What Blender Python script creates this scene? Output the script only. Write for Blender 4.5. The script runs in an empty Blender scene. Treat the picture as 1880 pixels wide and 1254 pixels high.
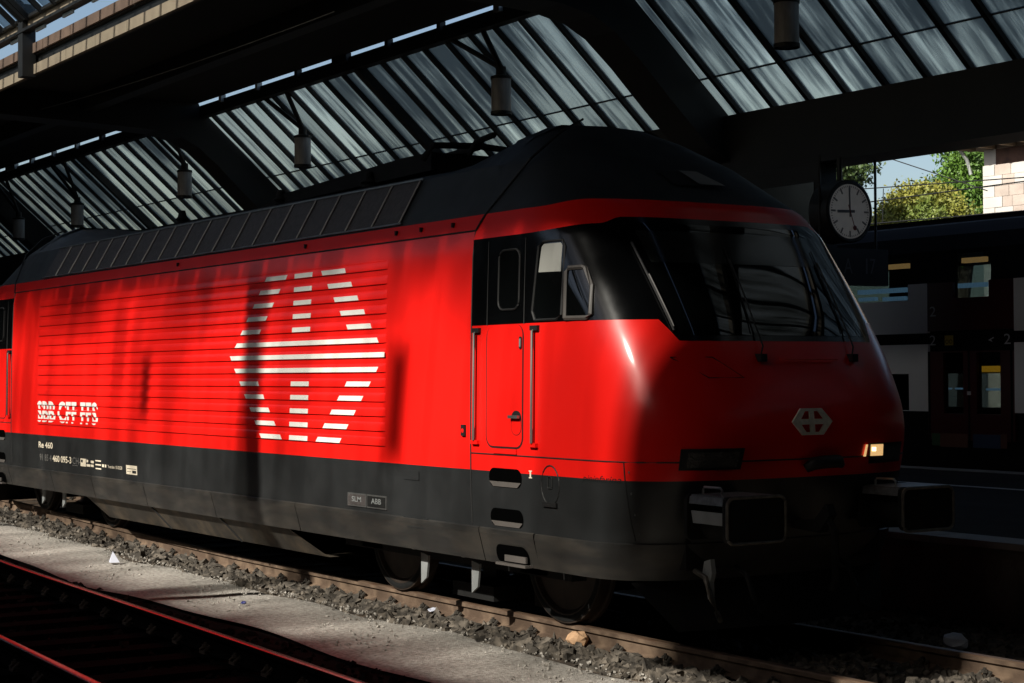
import bpy, bmesh, math, random
import numpy as np
from mathutils import Vector, Matrix
random.seed(7); RNG = np.random.default_rng(7)
scn = bpy.context.scene
COL = scn.collection
# ------------------------------------------------------------------ camera, sky, sun, exposure
F, CX, CY = 3216.5, 940.0, 627.0                      # focal length and centre in photo pixels (1880 x 1254)
CAM = np.array([9.6149, -9.2671, 2.0982]); YAW, PITCH, ROLL = .5794, .0185, -.0059
_fw = np.array([-math.cos(YAW)*math.cos(PITCH), math.sin(YAW)*math.cos(PITCH), math.sin(PITCH)])
_r = np.cross(_fw, [0, 0, 1]); _r /= np.linalg.norm(_r); _u = np.cross(_r, _fw)
_r, _u = _r*math.cos(ROLL)+_u*math.sin(ROLL), _u*math.cos(ROLL)-_r*math.sin(ROLL)
cd = bpy.data.cameras.new('camera'); cam = bpy.data.objects.new('camera', cd); COL.objects.link(cam)
cd.sensor_width = 36; cd.lens = F/1880*36; cd.clip_start = .05; cd.clip_end = 4000
cam.matrix_world = Matrix(((_r[0], _u[0], -_fw[0], CAM[0]), (_r[1], _u[1], -_fw[1], CAM[1]), (_r[2], _u[2], -_fw[2], CAM[2]), (0, 0, 0, 1)))
scn.camera = cam
SUN_TRAVEL = Vector((-.24, 1.0, -.76)).normalized()
SUN_EL = math.asin(-SUN_TRAVEL.z)
w = bpy.data.worlds.new('World'); scn.world = w; w.use_nodes = True
nt = w.node_tree; bg = nt.nodes['Background']
sky = nt.nodes.new('ShaderNodeTexSky'); sky.sky_type = 'NISHITA'; sky.sun_disc = False
sky.sun_elevation = SUN_EL; sky.sun_rotation = math.atan2(-SUN_TRAVEL.x, -SUN_TRAVEL.y)
sky.dust_density = 2.0; sky.ozone_density = 1.0
nt.links.new(sky.outputs[0], bg.inputs[0]); bg.inputs[1].default_value = .075
sl = bpy.data.lights.new('sun', 'SUN'); sl.energy = 5.0; sl.angle = math.radians(.9); sl.color = (1, .95, .86)
sun = bpy.data.objects.new('sun', sl); COL.objects.link(sun); sun.location = (-20, -60, 45)
sun.rotation_euler = SUN_TRAVEL.to_track_quat('-Z', 'Y').to_euler()
scn.view_settings.view_transform = 'Standard'; scn.view_settings.look = 'None'
scn.view_settings.exposure = 0.72; scn.view_settings.gamma = 1.0; scn.view_settings.use_curve_mapping = False
scn.render.engine = 'CYCLES'
scn.cycles.transparent_max_bounces = 16
def px(x, y, ax, v):
    """photo pixel -> point on the plane ax = v that the thing touches"""
    d = _fw*F+_r*(x-CX)-_u*(y-CY); i = 'xyz'.index(ax); t = (v-CAM[i])/d[i]
    return CAM+t*d

# ------------------------------------------------------------------ materials
def mat(name, col, rough=.5, metal=0., var=0., vscale=3., bump=0., bscale=40., coat=0., spec=None, stretch=None, rvar=0., col2=None, emit=None, c2lo=.45, c2hi=.65):
    m = bpy.data.materials.new(name); m.use_nodes = True; n = m.node_tree.nodes; l = m.node_tree.links
    p = n['Principled BSDF']; p.inputs['Base Color'].default_value = (*col, 1); p.inputs['Roughness'].default_value = rough; p.inputs['Metallic'].default_value = metal
    if coat: p.inputs['Coat Weight'].default_value = coat; p.inputs['Coat Roughness'].default_value = .13
    if spec is not None: p.inputs['Specular IOR Level'].default_value = spec
    if emit: p.inputs['Emission Color'].default_value = (*emit[:3], 1); p.inputs['Emission Strength'].default_value = emit[3]
    if var or bump or col2 or rvar:
        tc = n.new('ShaderNodeTexCoord'); mp = n.new('ShaderNodeMapping'); l.new(tc.outputs['Object'], mp.inputs[0])
        if stretch: mp.inputs['Scale'].default_value = stretch
    if var or col2:
        nz = n.new('ShaderNodeTexNoise'); nz.inputs['Scale'].default_value = vscale; nz.inputs['Detail'].default_value = 6; l.new(mp.outputs[0], nz.inputs[0])
        mr = n.new('ShaderNodeMapRange'); l.new(nz.outputs[0], mr.inputs[0]); mr.inputs[1].default_value = c2lo if col2 else .3; mr.inputs[2].default_value = c2hi if col2 else .7
        mx = n.new('ShaderNodeMix'); mx.data_type = 'RGBA'; l.new(mr.outputs[0], mx.inputs[0])
        a = [c*(1-var) for c in col]; b = col2 or [min(1, c*(1+var)) for c in col]
        mx.inputs[6].default_value = (*a, 1); mx.inputs[7].default_value = (*b, 1); l.new(mx.outputs[2], p.inputs['Base Color'])
    if rvar:
        n3 = n.new('ShaderNodeTexNoise'); n3.inputs['Scale'].default_value = vscale*2.3; n3.inputs['Detail'].default_value = 5; l.new(mp.outputs[0], n3.inputs[0])
        m3 = n.new('ShaderNodeMapRange'); l.new(n3.outputs[0], m3.inputs[0]); m3.inputs[1].default_value = .3; m3.inputs[2].default_value = .7
        m3.inputs[3].default_value = max(.02, rough-rvar); m3.inputs[4].default_value = rough+rvar; l.new(m3.outputs[0], p.inputs['Roughness'])
    if bump:
        n2 = n.new('ShaderNodeTexNoise'); n2.inputs['Scale'].default_value = bscale; n2.inputs['Detail'].default_value = 6; l.new(mp.outputs[0], n2.inputs[0])
        bp = n.new('ShaderNodeBump'); bp.inputs['Strength'].default_value = bump; bp.inputs['Distance'].default_value = .02; l.new(n2.outputs[0], bp.inputs['Height']); l.new(bp.outputs[0], p.inputs['Normal'])
    return m
def glass(name, tint, dirt, streak, gloss=.06, rough=.12, lo=.25, haze=.0, pane=0., big=.42, span=.28):
    """wired roof glass: see-through with rain-streaked dirt (seen as darker, milky areas) and a soft reflection"""
    m = bpy.data.materials.new(name); m.use_nodes = True; n = m.node_tree.nodes; l = m.node_tree.links
    n.remove(n['Principled BSDF']); out = n['Material Output']
    tc = n.new('ShaderNodeTexCoord'); mp = n.new('ShaderNodeMapping'); mp.inputs['Scale'].default_value = streak; l.new(tc.outputs['Object'], mp.inputs[0])
    nz = n.new('ShaderNodeTexNoise'); nz.inputs['Scale'].default_value = 1; nz.inputs['Detail'].default_value = 5; nz.inputs['Roughness'].default_value = .6; l.new(mp.outputs[0], nz.inputs[0])
    n2 = n.new('ShaderNodeTexNoise'); n2.inputs['Scale'].default_value = big; n2.inputs['Detail'].default_value = 3; l.new(tc.outputs['Object'], n2.inputs[0])
    ad = n.new('ShaderNodeMath'); ad.operation = 'ADD'; l.new(nz.outputs[0], ad.inputs[0]); l.new(n2.outputs[0], ad.inputs[1])
    mr = n.new('ShaderNodeMapRange'); l.new(ad.outputs[0], mr.inputs[0]); mr.inputs[1].default_value = 1-span; mr.inputs[2].default_value = 1+span; mr.inputs[3].default_value = 1; mr.inputs[4].default_value = lo
    cm = n.new('ShaderNodeMix'); cm.data_type = 'RGBA'; l.new(mr.outputs[0], cm.inputs[0]); cm.inputs[6].default_value = (*dirt, 1); cm.inputs[7].default_value = (*tint, 1)
    oi = n.new('ShaderNodeObjectInfo'); pr_ = n.new('ShaderNodeMapRange'); l.new(oi.outputs['Random'], pr_.inputs[0]); pr_.inputs[3].default_value = 1-pane; pr_.inputs[4].default_value = 1+pane
    pm = n.new('ShaderNodeMix'); pm.data_type = 'RGBA'; pm.blend_type = 'MULTIPLY'; pm.inputs[0].default_value = 1; l.new(cm.outputs[2], pm.inputs[6]); l.new(pr_.outputs[0], pm.inputs[7])
    tr = n.new('ShaderNodeBsdfTransparent'); l.new(pm.outputs[2], tr.inputs[0])
    gl = n.new('ShaderNodeBsdfGlossy'); gl.inputs['Roughness'].default_value = rough
    tl = n.new('ShaderNodeBsdfTranslucent'); tl.inputs[0].default_value = (.55, .62, .62, 1)
    m0 = n.new('ShaderNodeMixShader'); m0.inputs[0].default_value = haze; l.new(tr.outputs[0], m0.inputs[1]); l.new(tl.outputs[0], m0.inputs[2])
    ms = n.new('ShaderNodeMixShader'); ms.inputs[0].default_value = gloss; l.new(m0.outputs[0], ms.inputs[1]); l.new(gl.outputs[0], ms.inputs[2]); l.new(ms.outputs[0], out.inputs[0])
    return m
M = dict(
 red=mat('red_paint', (.80, .0110, .0075), .33, var=.05, vscale=.7, coat=.22, bump=.012, bscale=5, rvar=.05, spec=.30),
 grey=mat('dark_grey_paint', (.0155, .0165, .017), .42, var=.18, vscale=1.6, rvar=.08, bump=.02, bscale=9),
 skirt=mat('dusty_grey_paint', (.019, .0185, .0175), .5, var=.2, vscale=2.2, rvar=.08, col2=(.034, .030, .025), stretch=(.6, 1, 2.5)),
 belly=mat('brake_dust_brown', (.030, .024, .017), .75, col2=(.07, .052, .033), var=.1, vscale=4),
 roofgrey=mat('roof_blue_grey', (.020, .0245, .028), .5, var=.2, vscale=1.3, rvar=.08),
 filt=mat('filter_mesh_grey', (.075, .066, .064), .5, var=.25, vscale=18, bump=.3, bscale=120, metal=.3),
 alu=mat('brushed_aluminium', (.42, .42, .41), .38, metal=.9, var=.15, vscale=9),
 white=mat('white_lettering', (.80, .79, .74), .45, var=.03, vscale=6),
 cream=mat('cream_lettering', (.72, .64, .50), .5), dim=mat('faded_lettering', (.14, .135, .125), .6),
 black=mat('black_glass', (.0022, .0024, .0027), .15, spec=.55, rvar=.03, var=.1, vscale=1.5),
 wind=mat('windscreen_glass', (.0025, .003, .0032), .03, spec=.75),
 blind=mat('sun_blind_behind_glass', (.016, .018, .017), .10, spec=.5),
 rubber=mat('black_rubber', (.006, .006, .006), .6), steel=mat('dark_steel', (.009, .009, .0088), .8, var=.3, vscale=6, spec=.2),
 wheel=mat('rusty_wheel', (.035, .025, .019), .6, var=.3, vscale=8, metal=.4),
 lgrey=mat('light_grey_plate', (.20, .21, .21), .55, var=.12, vscale=7),
 bufrim=mat('worn_buffer_rim', (.13, .118, .10), .5, metal=.5, var=.35, vscale=14),
 buftop=mat('buffer_top_grey', (.17, .18, .19), .45, metal=.4, var=.3, vscale=22),
 frame=mat('window_frame_grey', (.095, .085, .078), .45), pale=mat('white_blind_panel', (.42, .42, .38), .55),
 badge=mat('polished_badge', (.82, .77, .66), .4, metal=.1, var=.12, vscale=30),
 lens=mat('headlight_lens', (.06, .055, .05), .08, bump=.5, bscale=60, spec=.6), lamp=mat('lit_reflector', (.6, .4, .2), .3, emit=(1, .60, .24, .45), var=.5, vscale=60),
 lamp2=mat('lit_bulb', (1, .9, .7), .3, emit=(1, .8, .5, 2.2)), ledlit=mat('amber_display', (.4, .2, .02), .4, emit=(1, .47, .03, .25)),
 ceil=mat('coach_ceiling_lamp', (.5, .3, .1), .4, emit=(1, .55, .2, .25)), cool=mat('coach_cool_light', (.5, .6, .7), .4, emit=(.35, .65, 1., .16)),
 railside=mat('rusty_rail', (.105, .066, .042), .8, col2=(.17, .115, .075), var=.2, vscale=5, bump=.15, bscale=60),
 railtop=mat('worn_rail_head', (.24, .16, .11), .45, metal=.55, col2=(.14, .08, .05), var=.2, vscale=7, stretch=(.6, 3, 1)),
 railshine=mat('polished_rail_head', (.22, .215, .21), .2, metal=1., var=.08, vscale=3),
 sleeper=mat('steel_sleeper', (.085, .058, .038), .85, var=.3, vscale=9, bump=.3), wood=mat('tarred_timber', (.0045, .0035, .003), 1., spec=.03, var=.4, vscale=5, bump=.4, bscale=25),
 stone=mat('brown_ballast_stone', (.062, .052, .040), .9, col2=(.145, .122, .096), var=.4, vscale=9, bump=.3, bscale=50),
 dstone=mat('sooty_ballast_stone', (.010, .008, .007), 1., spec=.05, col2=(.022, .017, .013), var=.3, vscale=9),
 rustbed=mat('rusty_ballast_dust', (.062, .045, .031), .95, col2=(.12, .085, .055), var=.3, vscale=7, bump=.6, bscale=30),
 gravel=mat('pale_fine_gravel', (.34, .31, .27), .95, col2=(.52, .485, .435), var=.25, vscale=26, bump=1., bscale=90, c2lo=.35, c2hi=.7),
 soot=mat('sooty_ground', (.010, .0085, .0075), 1., spec=.05, var=.4, vscale=6, bump=.5, bscale=30),  # base colour lowered so the near track sinks into its shade
 ground=mat('station_ground', (.07, .063, .055), .95, var=.3, vscale=.4, bump=.3, bscale=8),
 conc=mat('stained_concrete', (.24, .21, .165), .9, col2=(.13, .115, .09), var=.15, vscale=2.2, bump=.35, bscale=30, stretch=(1.2, 1, .5)),
 asphalt=mat('platform_asphalt', (.035, .030, .026), .95, spec=.12, var=.2, vscale=1.2, bump=.2, bscale=50), edge=mat('platform_edge_stone', (.30, .28, .25), .7, var=.2, vscale=3),
 line=mat('white_platform_line', (.6, .58, .54), .6, var=.15, vscale=3),
 iron=mat('black_painted_steel', (.010, .0095, .009), .55, var=.3, vscale=1.5), deck=mat('dark_roof_deck', (.011, .010, .009), .85, var=.3, vscale=.8),
 fascia=mat('weathered_fascia_board', (.40, .31, .21), .75, var=.2, vscale=2.2, col2=(.27, .205, .14)), fascia2=mat('brown_fascia_board', (.16, .10, .07), .8, var=.3, vscale=2),
 lampglass=mat('dusty_lamp_glass', (.36, .36, .37), .45, var=.25, vscale=5, stretch=(3, 3, .6)),
 cwhite=mat('coach_light_panel', (.78, .77, .74), .35, var=.05, vscale=1.3, rvar=.06), cred=mat('coach_dark_red', (.05, .003, .003), .3, var=.1, vscale=2), cblk=mat('coach_black', (.006, .006, .0065), .85, spec=.15),
 cnum=mat('coach_numeral', (.5, .5, .5), .5), yel=mat('yellow_pictogram', (.5, .36, .02), .5), orangead=mat('orange_poster', (.10, .03, .012), .6), bluead=mat('blue_poster', (.012, .03, .075), .6), greenad=mat('green_poster', (.02, .07, .02), .6),
 face=mat('clock_face', (.78, .76, .73), .28, emit=(1, .96, .9, .018), var=.08, vscale=6), hand=mat('clock_hand_black', (.20, .20, .20), .5), sechand=mat('clock_hand_red', (.25, .03, .02), .5),  # faint emission put on the unlit clock face to brighten it
 signtxt=mat('sign_letter_grey', (.10, .10, .105), .6),
 bark=mat('bark', (.07, .05, .035), .9, var=.3, vscale=4, bump=.5),
 leafy=mat('yellowing_leaf', (.21, .205, .03), .6, col2=(.10, .14, .02), vscale=.9), leafg=mat('green_leaf', (.085, .17, .018), .55, col2=(.04, .09, .012), vscale=.8), leafd=mat('dark_leaf', (.035, .06, .012), .6, var=.3, vscale=.8),
 ashlar=mat('pale_ashlar', (.50, .47, .43), .85, var=.12, vscale=1.3, bump=.2, bscale=12), pink=mat('pinkish_stone', (.41, .34, .29), .85, var=.2, vscale=2, bump=.3, bscale=14), brickm=mat('dark_brick_frieze', (.14, .075, .055), .9, col2=(.05, .03, .025), var=.2, vscale=2.5), eave=mat('eave_wood', (.20, .15, .10), .8), tile=mat('roof_tile', (.20, .15, .11), .85, var=.2, vscale=2), zinc=mat('zinc_gutter', (.38, .40, .38), .5, metal=.5),
 paper=mat('white_paper', (.50, .52, .60), .7), brown=mat('brown_paper', (.52, .32, .18), .8, var=.2, vscale=12), blueb=mat('blue_plastic', (.02, .03, .16), .4), bag=mat('pale_plastic', (.45, .5, .6), .35), tan=mat('tan_litter', (.55, .33, .17), .8),
 farglass=glass('wired_glass_dirty', (1., .94, .81), (.30, .295, .27), (6.0, .5, .5), gloss=.06, lo=0., haze=.25, pane=.24, big=.3, span=.13),
 lantern=glass('lantern_glass', (.62, .66, .68), (.42, .46, .48), (4, .5, .5), gloss=.05, lo=.1, haze=.1),
 nearglass=glass('sunlit_roof_glass', (1., 1., .99), (.42, .42, .41), (1.5, .12, .12), gloss=.03, lo=.0, span=.16, big=.55),  # mottled tint put in to dapple the sunlight on the locomotive
 dustyglass=glass('dusty_roof_glass', (.62, .62, .61), (.5, .5, .49), (2.6, .3, .3), gloss=.04, lo=.0), dustierglass=glass('dustier_roof_glass', (.30, .30, .29), (.24, .24, .23), (2.6, .3, .3), gloss=.04, lo=.0),  # tinted only to soften the shadow edges thrown on the locomotive
 sootglass=glass('sooty_roof_glass', (.55, .53, .49), (.10, .10, .095), (6.0, .5, .5), gloss=.06, lo=0., haze=.1, pane=.3, big=.4, span=.15),  # tint lowered to dim the added skylight over the nose
 void=mat('dark_hollow', (.0012, .0012, .0012), 1., spec=0.),  # near-black fill painted for the shade inside flush recesses
 pane=glass('coach_pane', (.55, .6, .6), (.5, .55, .55), (1, 1, 1), gloss=.12, rough=.02, lo=.5),
 wallm=mat('end_wall', (.03, .028, .025), .9, var=.3, vscale=.4))

def head_dirt(m, z0, z1):
    """dirt that gathers at the upper end of the panes: transmits less there"""
    n = m.node_tree.nodes; l = m.node_tree.links; tr = next(q for q in n if q.type == 'BSDF_TRANSPARENT'); src = tr.inputs[0].links[0].from_socket
    tc = n.new('ShaderNodeTexCoord'); sx = n.new('ShaderNodeSeparateXYZ'); l.new(tc.outputs['Object'], sx.inputs[0])
    nz = n.new('ShaderNodeTexNoise'); nz.inputs['Scale'].default_value = .9; l.new(tc.outputs['Object'], nz.inputs[0])
    ma = n.new('ShaderNodeMath'); ma.operation = 'MULTIPLY_ADD'; l.new(nz.outputs[0], ma.inputs[0]); ma.inputs[1].default_value = .55; l.new(sx.outputs[2], ma.inputs[2])
    mr = n.new('ShaderNodeMapRange'); l.new(ma.outputs[0], mr.inputs[0]); mr.inputs[1].default_value = z0+.275; mr.inputs[2].default_value = z1+.275; mr.inputs[3].default_value = 1; mr.inputs[4].default_value = .04
    mx = n.new('ShaderNodeMix'); mx.data_type = 'RGBA'; mx.blend_type = 'MULTIPLY'; mx.inputs[0].default_value = 1; l.new(src, mx.inputs[6]); l.new(mr.outputs[0], mx.inputs[7])
    m2 = n.new('ShaderNodeMapRange'); l.new(ma.outputs[0], m2.inputs[0]); m2.inputs[1].default_value = 6.12+.275; m2.inputs[2].default_value = 6.46+.275; m2.inputs[3].default_value = .05; m2.inputs[4].default_value = 1
    mx2 = n.new('ShaderNodeMix'); mx2.data_type = 'RGBA'; mx2.blend_type = 'MULTIPLY'; mx2.inputs[0].default_value = 1; l.new(mx.outputs[2], mx2.inputs[6]); l.new(m2.outputs[0], mx2.inputs[7]); l.new(mx2.outputs[2], tr.inputs[0])
for k in ('nearglass', 'dustyglass', 'dustierglass'): head_dirt(M[k], 8.10, 8.52)

# ------------------------------------------------------------------ helpers
class MB:
    def __init__(s): s.v = []; s.f = []
    def add(s, vs, fs):
        o = len(s.v); s.v += [tuple(map(float, p)) for p in vs]; s.f += [tuple(i+o for i in q) for q in fs]; return s
    def box(s, x0, x1, y0, y1, z0, z1):
        return s.add([(x0,y0,z0),(x1,y0,z0),(x1,y1,z0),(x0,y1,z0),(x0,y0,z1),(x1,y0,z1),(x1,y1,z1),(x0,y1,z1)],
                     [(0,3,2,1),(4,5,6,7),(0,1,5,4),(1,2,6,5),(2,3,7,6),(3,0,4,7)])
    def prism(s, poly, d):
        """poly: planar 3D ring, d: extrusion vector"""
        n = len(poly); d = np.array(d, float)
        a = [tuple(p) for p in poly]; b = [tuple(np.array(p)+d) for p in poly]
        return s.add(a+b, [tuple(range(n))[::-1], tuple(range(n, 2*n))]+[(i, (i+1) % n, n+(i+1) % n, n+i) for i in range(n)])
    def tube(s, pts, r, n=8, cap=True):
        pts = [Vector(p) for p in pts]; rs = r if isinstance(r, (list, tuple)) else [r]*len(pts); rings = []
        for i, p in enumerate(pts):
            t = (pts[min(i+1, len(pts)-1)]-pts[max(i-1, 0)]).normalized(); a = t.orthogonal().normalized() if abs(t.z) > .9 else t.cross(Vector((0, 0, 1))).normalized(); b = t.cross(a)
            rings.append([p+a*rs[i]*math.cos(2*math.pi*k/n)+b*rs[i]*math.sin(2*math.pi*k/n) for k in range(n)])
        vs = [v for q in rings for v in q]; fs = []
        for i in range(len(pts)-1):
            for k in range(n): fs.append((i*n+k, i*n+(k+1) % n, (i+1)*n+(k+1) % n, (i+1)*n+k))
        if cap: fs += [tuple(range(n))[::-1], tuple(range((len(pts)-1)*n, len(pts)*n))]
        return s.add(vs, fs)
    def lathe(s, prof, c, axis='z', n=24, a0=0, a1=2*math.pi):
        full = abs(a1-a0-2*math.pi) < 1e-6; m = n if full else n+1; vs = []
        for r, h in prof:
            for k in range(m):
                a = a0+(a1-a0)*k/n; p = (r*math.cos(a), r*math.sin(a), h)
                if axis == 'x': p = (h, p[0], p[1])
                if axis == 'y': p = (p[0], h, p[1])
                vs.append((c[0]+p[0], c[1]+p[1], c[2]+p[2]))
        fs = []
        for i in range(len(prof)-1):
            for k in range(n): k2 = (k+1) % m; fs.append((i*m+k, i*m+k2, (i+1)*m+k2, (i+1)*m+k))
        return s.add(vs, fs)
    def grid(s, fn, us, vs_):
        P = [fn(a, b) for b in vs_ for a in us]; nu = len(us)
        return s.add(P, [(j*nu+i, j*nu+i+1, (j+1)*nu+i+1, (j+1)*nu+i) for j in range(len(vs_)-1) for i in range(nu-1)])
    def mesh(s, name, m, smooth=False):
        me = bpy.data.meshes.new(name); me.from_pydata(s.v, [], s.f); me.materials.append(m)
        if smooth: me.polygons.foreach_set('use_smooth', [True]*len(me.polygons))
        me.update(); return me
    def build(s, name, m, parent=None, smooth=False, angle=None, kind=None):
        return link(name, s.mesh(name, m, smooth), parent, angle, kind)
def link(name, me, parent=None, angle=None, kind=None):
    o = bpy.data.objects.new(name, me); COL.objects.link(o)
    if angle: me.set_sharp_from_angle(angle=math.radians(angle))
    if parent is not None: attach(o, parent)
    if kind: o['kind'] = kind
    return o
ORG = {}
def attach(o, parent):
    o.parent = parent
    if parent.name in ORG: o.matrix_parent_inverse = Matrix.Translation(-Vector(ORG[parent.name]))
def thing(name, label, cat, loc=(0, 0, 0), group=None, world=True):
    o = bpy.data.objects.new(name, None); COL.objects.link(o); o.location = loc; o.empty_display_size = .2
    if world: ORG[o.name] = loc                 # children are modelled in world coordinates
    return tag(o, label, cat, group)
def tag(o, label, cat, group=None):
    o['label'] = label; o['category'] = cat
    if group: o['group'] = group
    return o
def struct(o): o['kind'] = 'structure'; return o
def copy_tree(o, parent=None):
    c = o.copy(); COL.objects.link(c)
    if parent is not None: c.parent = parent
    for ch in list(o.children): copy_tree(ch, c)
    return c
def rbox(x0, x1, z0, z1, r, n=5):
    """rounded rectangle outline in 2D, counter-clockwise"""
    P = []
    for cx, cz, a in ((x1-r, z0+r, -90), (x1-r, z1-r, 0), (x0+r, z1-r, 90), (x0+r, z0+r, 180)):
        for k in range(n+1):
            t = math.radians(a+90*k/n); P.append((cx+r*math.cos(t), cz+r*math.sin(t)))
    return P
def patch(outline, fn, step, mt, name, parent, thick=0., smooth=True):
    """convex outline in 2D, cut out of a fine grid and laid on a curved surface fn(a, b)"""
    A = np.array(outline); lo = A.min(0); hi = A.max(0)
    nu = max(1, int(math.ceil((hi[0]-lo[0])/step))); nv = max(1, int(math.ceil((hi[1]-lo[1])/step)))
    bm = bmesh.new()
    V = [[bm.verts.new((lo[0]+(hi[0]-lo[0])*i/nu, 0, lo[1]+(hi[1]-lo[1])*j/nv)) for i in range(nu+1)] for j in range(nv+1)]
    for j in range(nv):
        for i in range(nu): bm.faces.new((V[j][i], V[j][i+1], V[j+1][i+1], V[j+1][i]))
    for i in range(len(A)):
        p, q = A[i], A[(i+1) % len(A)]; e = q-p
        if np.hypot(*e) < 1e-6: continue
        bmesh.ops.bisect_plane(bm, geom=bm.verts[:]+bm.edges[:]+bm.faces[:], plane_co=(p[0], 0, p[1]), plane_no=(e[1], 0, -e[0]), clear_outer=True, dist=1e-6)
    for v in bm.verts: v.co = Vector(fn(v.co.x, v.co.z))
    if thick:
        r = bmesh.ops.solidify(bm, geom=bm.faces[:], thickness=thick)
    me = bpy.data.meshes.new(name); bm.to_mesh(me); bm.free(); me.materials.append(mt)
    if smooth: me.polygons.foreach_set('use_smooth', [True]*len(me.polygons)); me.set_sharp_from_angle(angle=math.radians(35))
    return link(name, me, parent)
def text_mesh(s, size=1., shear=0., bold=0., sx=1.):
    cu = bpy.data.curves.new('lettering', 'FONT'); cu.body = s; cu.size = size; cu.shear = shear; cu.offset = bold; cu.resolution_u = 3
    o = bpy.data.objects.new('lettering', cu); COL.objects.link(o)
    dg = bpy.context.evaluated_depsgraph_get(); dg.update()
    me = bpy.data.meshes.new_from_object(o.evaluated_get(dg)); bpy.data.objects.remove(o); bpy.data.curves.remove(cu)
    co = np.empty(len(me.vertices)*3); me.vertices.foreach_get('co', co); co = co.reshape(-1, 3)
    lo, hi = co.min(0), co.max(0)
    return me, co, lo, hi
def lettering(s, fn, a0, a1, b0, b1, m, parent, name='lettering', shear=0., bold=0., cuts=None):
    """text stretched into the 2D box a0..a1 x b0..b1 and laid on the surface fn(a, b)"""
    me, co, lo, hi = text_mesh(s, 1., shear, bold)
    sc = ((a1-a0)/(hi[0]-lo[0]), (b1-b0)/(hi[1]-lo[1]))
    bm = bmesh.new(); bm.from_mesh(me); bpy.data.meshes.remove(me)
    for v in bm.verts: v.co = Vector((a0+(v.co.x-lo[0])*sc[0], 0, b0+(v.co.y-lo[1])*sc[1]))
    if cuts:
        for c in cuts:
            bmesh.ops.bisect_plane(bm, geom=bm.verts[:]+bm.edges[:]+bm.faces[:], plane_co=(0, 0, c), plane_no=(0, 0, 1))
        bmesh.ops.split_edges(bm, edges=[e for e in bm.edges if any(abs(e.verts[0].co.z-c) < 1e-5 and abs(e.verts[1].co.z-c) < 1e-5 for c in cuts)])
        new = {}
        for f in bm.faces:
            cz = f.calc_center_median().z
            for v in f.verts: new[v] = fn(v.co.x, v.co.z, cz)
        for v, p in new.items(): v.co = Vector(p)
    else:
        for v in bm.verts: v.co = Vector(fn(v.co.x, v.co.z))
    m2 = bpy.data.meshes.new(name); bm.to_mesh(m2); bm.free(); m2.materials.append(m)
    return link(name, m2, parent)
def stones(n, xr, yfun, zfun, smin, smax, flat=.7):
    """n angular stones as one mesh"""
    base = np.array([(-1,-1,-1),(1,-1,-1),(1,1,-1),(-1,1,-1),(-1,-1,1),(1,-1,1),(1,1,1),(-1,1,1)], float)*.5
    fc = [(0,3,2,1),(4,5,6,7),(0,1,5,4),(1,2,6,5),(2,3,7,6),(3,0,4,7)]
    X = RNG.uniform(*xr, n); Yv = yfun(X, RNG.uniform(0, 1, n)); Zv = zfun(X, Yv)
    S = smin+(smax-smin)*RNG.uniform(0, 1, n)**2
    V = base[None]+RNG.uniform(-.27, .27, (n, 8, 3)); V[:, 4:, :2] *= RNG.uniform(.4, .9, (n, 1, 1))
    V *= (S[:, None]*RNG.uniform(.7, 1.3, (n, 3))*np.array([1, 1, flat]))[:, None, :]
    q = RNG.normal(size=(n, 4)); q[:, 1:3] *= .5; q /= np.linalg.norm(q, axis=1)[:, None]
    w_, x, y, z = q.T
    R = np.stack([1-2*(y*y+z*z), 2*(x*y-z*w_), 2*(x*z+y*w_), 2*(x*y+z*w_), 1-2*(x*x+z*z), 2*(y*z-x*w_), 2*(x*z-y*w_), 2*(y*z+x*w_), 1-2*(x*x+y*y)], 1).reshape(n, 3, 3)
    V = np.einsum('nij,nkj->nki', R, V)+np.stack([X, Yv, Zv+S*.22], 1)[:, None]
    me = bpy.data.meshes.new('stones'); Fs = (np.array(fc)[None]+8*np.arange(n)[:, None, None]).reshape(-1, 4)
    me.from_pydata(V.reshape(-1, 3).tolist(), [], Fs.tolist()); return me

# ------------------------------------------------------------------ the ground (the line climbs gently behind the locomotive)
def gz(X):
    X = np.asarray(X, float); d = -9.8-X
    return .02*np.where(d > 2, np.minimum(d, 14.), np.where(d < -2, 0, (d+2)**2/8))
def gzf(x): return float(gz(x))
XS = sorted(set([-140, -90, -60, -45]+list(np.arange(-34, 12.1, .5))+[20, 46]))
g = MB().grid(lambda x, y: (x, y, -.55), [-1500, -300, -60, 60, 300, 1500], [-1500, -300, -40, 60, 300, 1500]); struct(g.build('ground', M['ground']))
def strip(name, m, ys, zo, bumpy=0.):
    b = MB()
    def fn(x, y): return (x, y, gzf(x)+zo+(random.uniform(-bumpy, bumpy) if bumpy else 0))
    b.grid(fn, XS, ys); return struct(b.build(name, m, smooth=True))
strip('track_bed', M['rustbed'], [-1.45, -1.2, -.9, -.5, 0, .5, 1, 1.6, 2.2, 3.06], -.19, .008)
def path_edge(x): return -1.30+.07*math.sin(x*1.3)+.05*math.sin(x*3.1+1)
pb = MB(); rows = [0, .08, .25, .5, .75, .92, 1.]
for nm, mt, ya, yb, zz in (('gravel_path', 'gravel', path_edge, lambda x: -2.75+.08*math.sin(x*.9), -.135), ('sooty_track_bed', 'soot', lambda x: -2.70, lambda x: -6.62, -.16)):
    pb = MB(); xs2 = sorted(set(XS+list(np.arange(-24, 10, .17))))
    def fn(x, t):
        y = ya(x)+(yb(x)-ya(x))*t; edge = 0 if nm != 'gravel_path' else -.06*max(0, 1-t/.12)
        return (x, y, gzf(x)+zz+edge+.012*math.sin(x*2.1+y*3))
    pb.grid(fn, xs2, rows); struct(pb.build(nm, M[mt], smooth=True))
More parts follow.
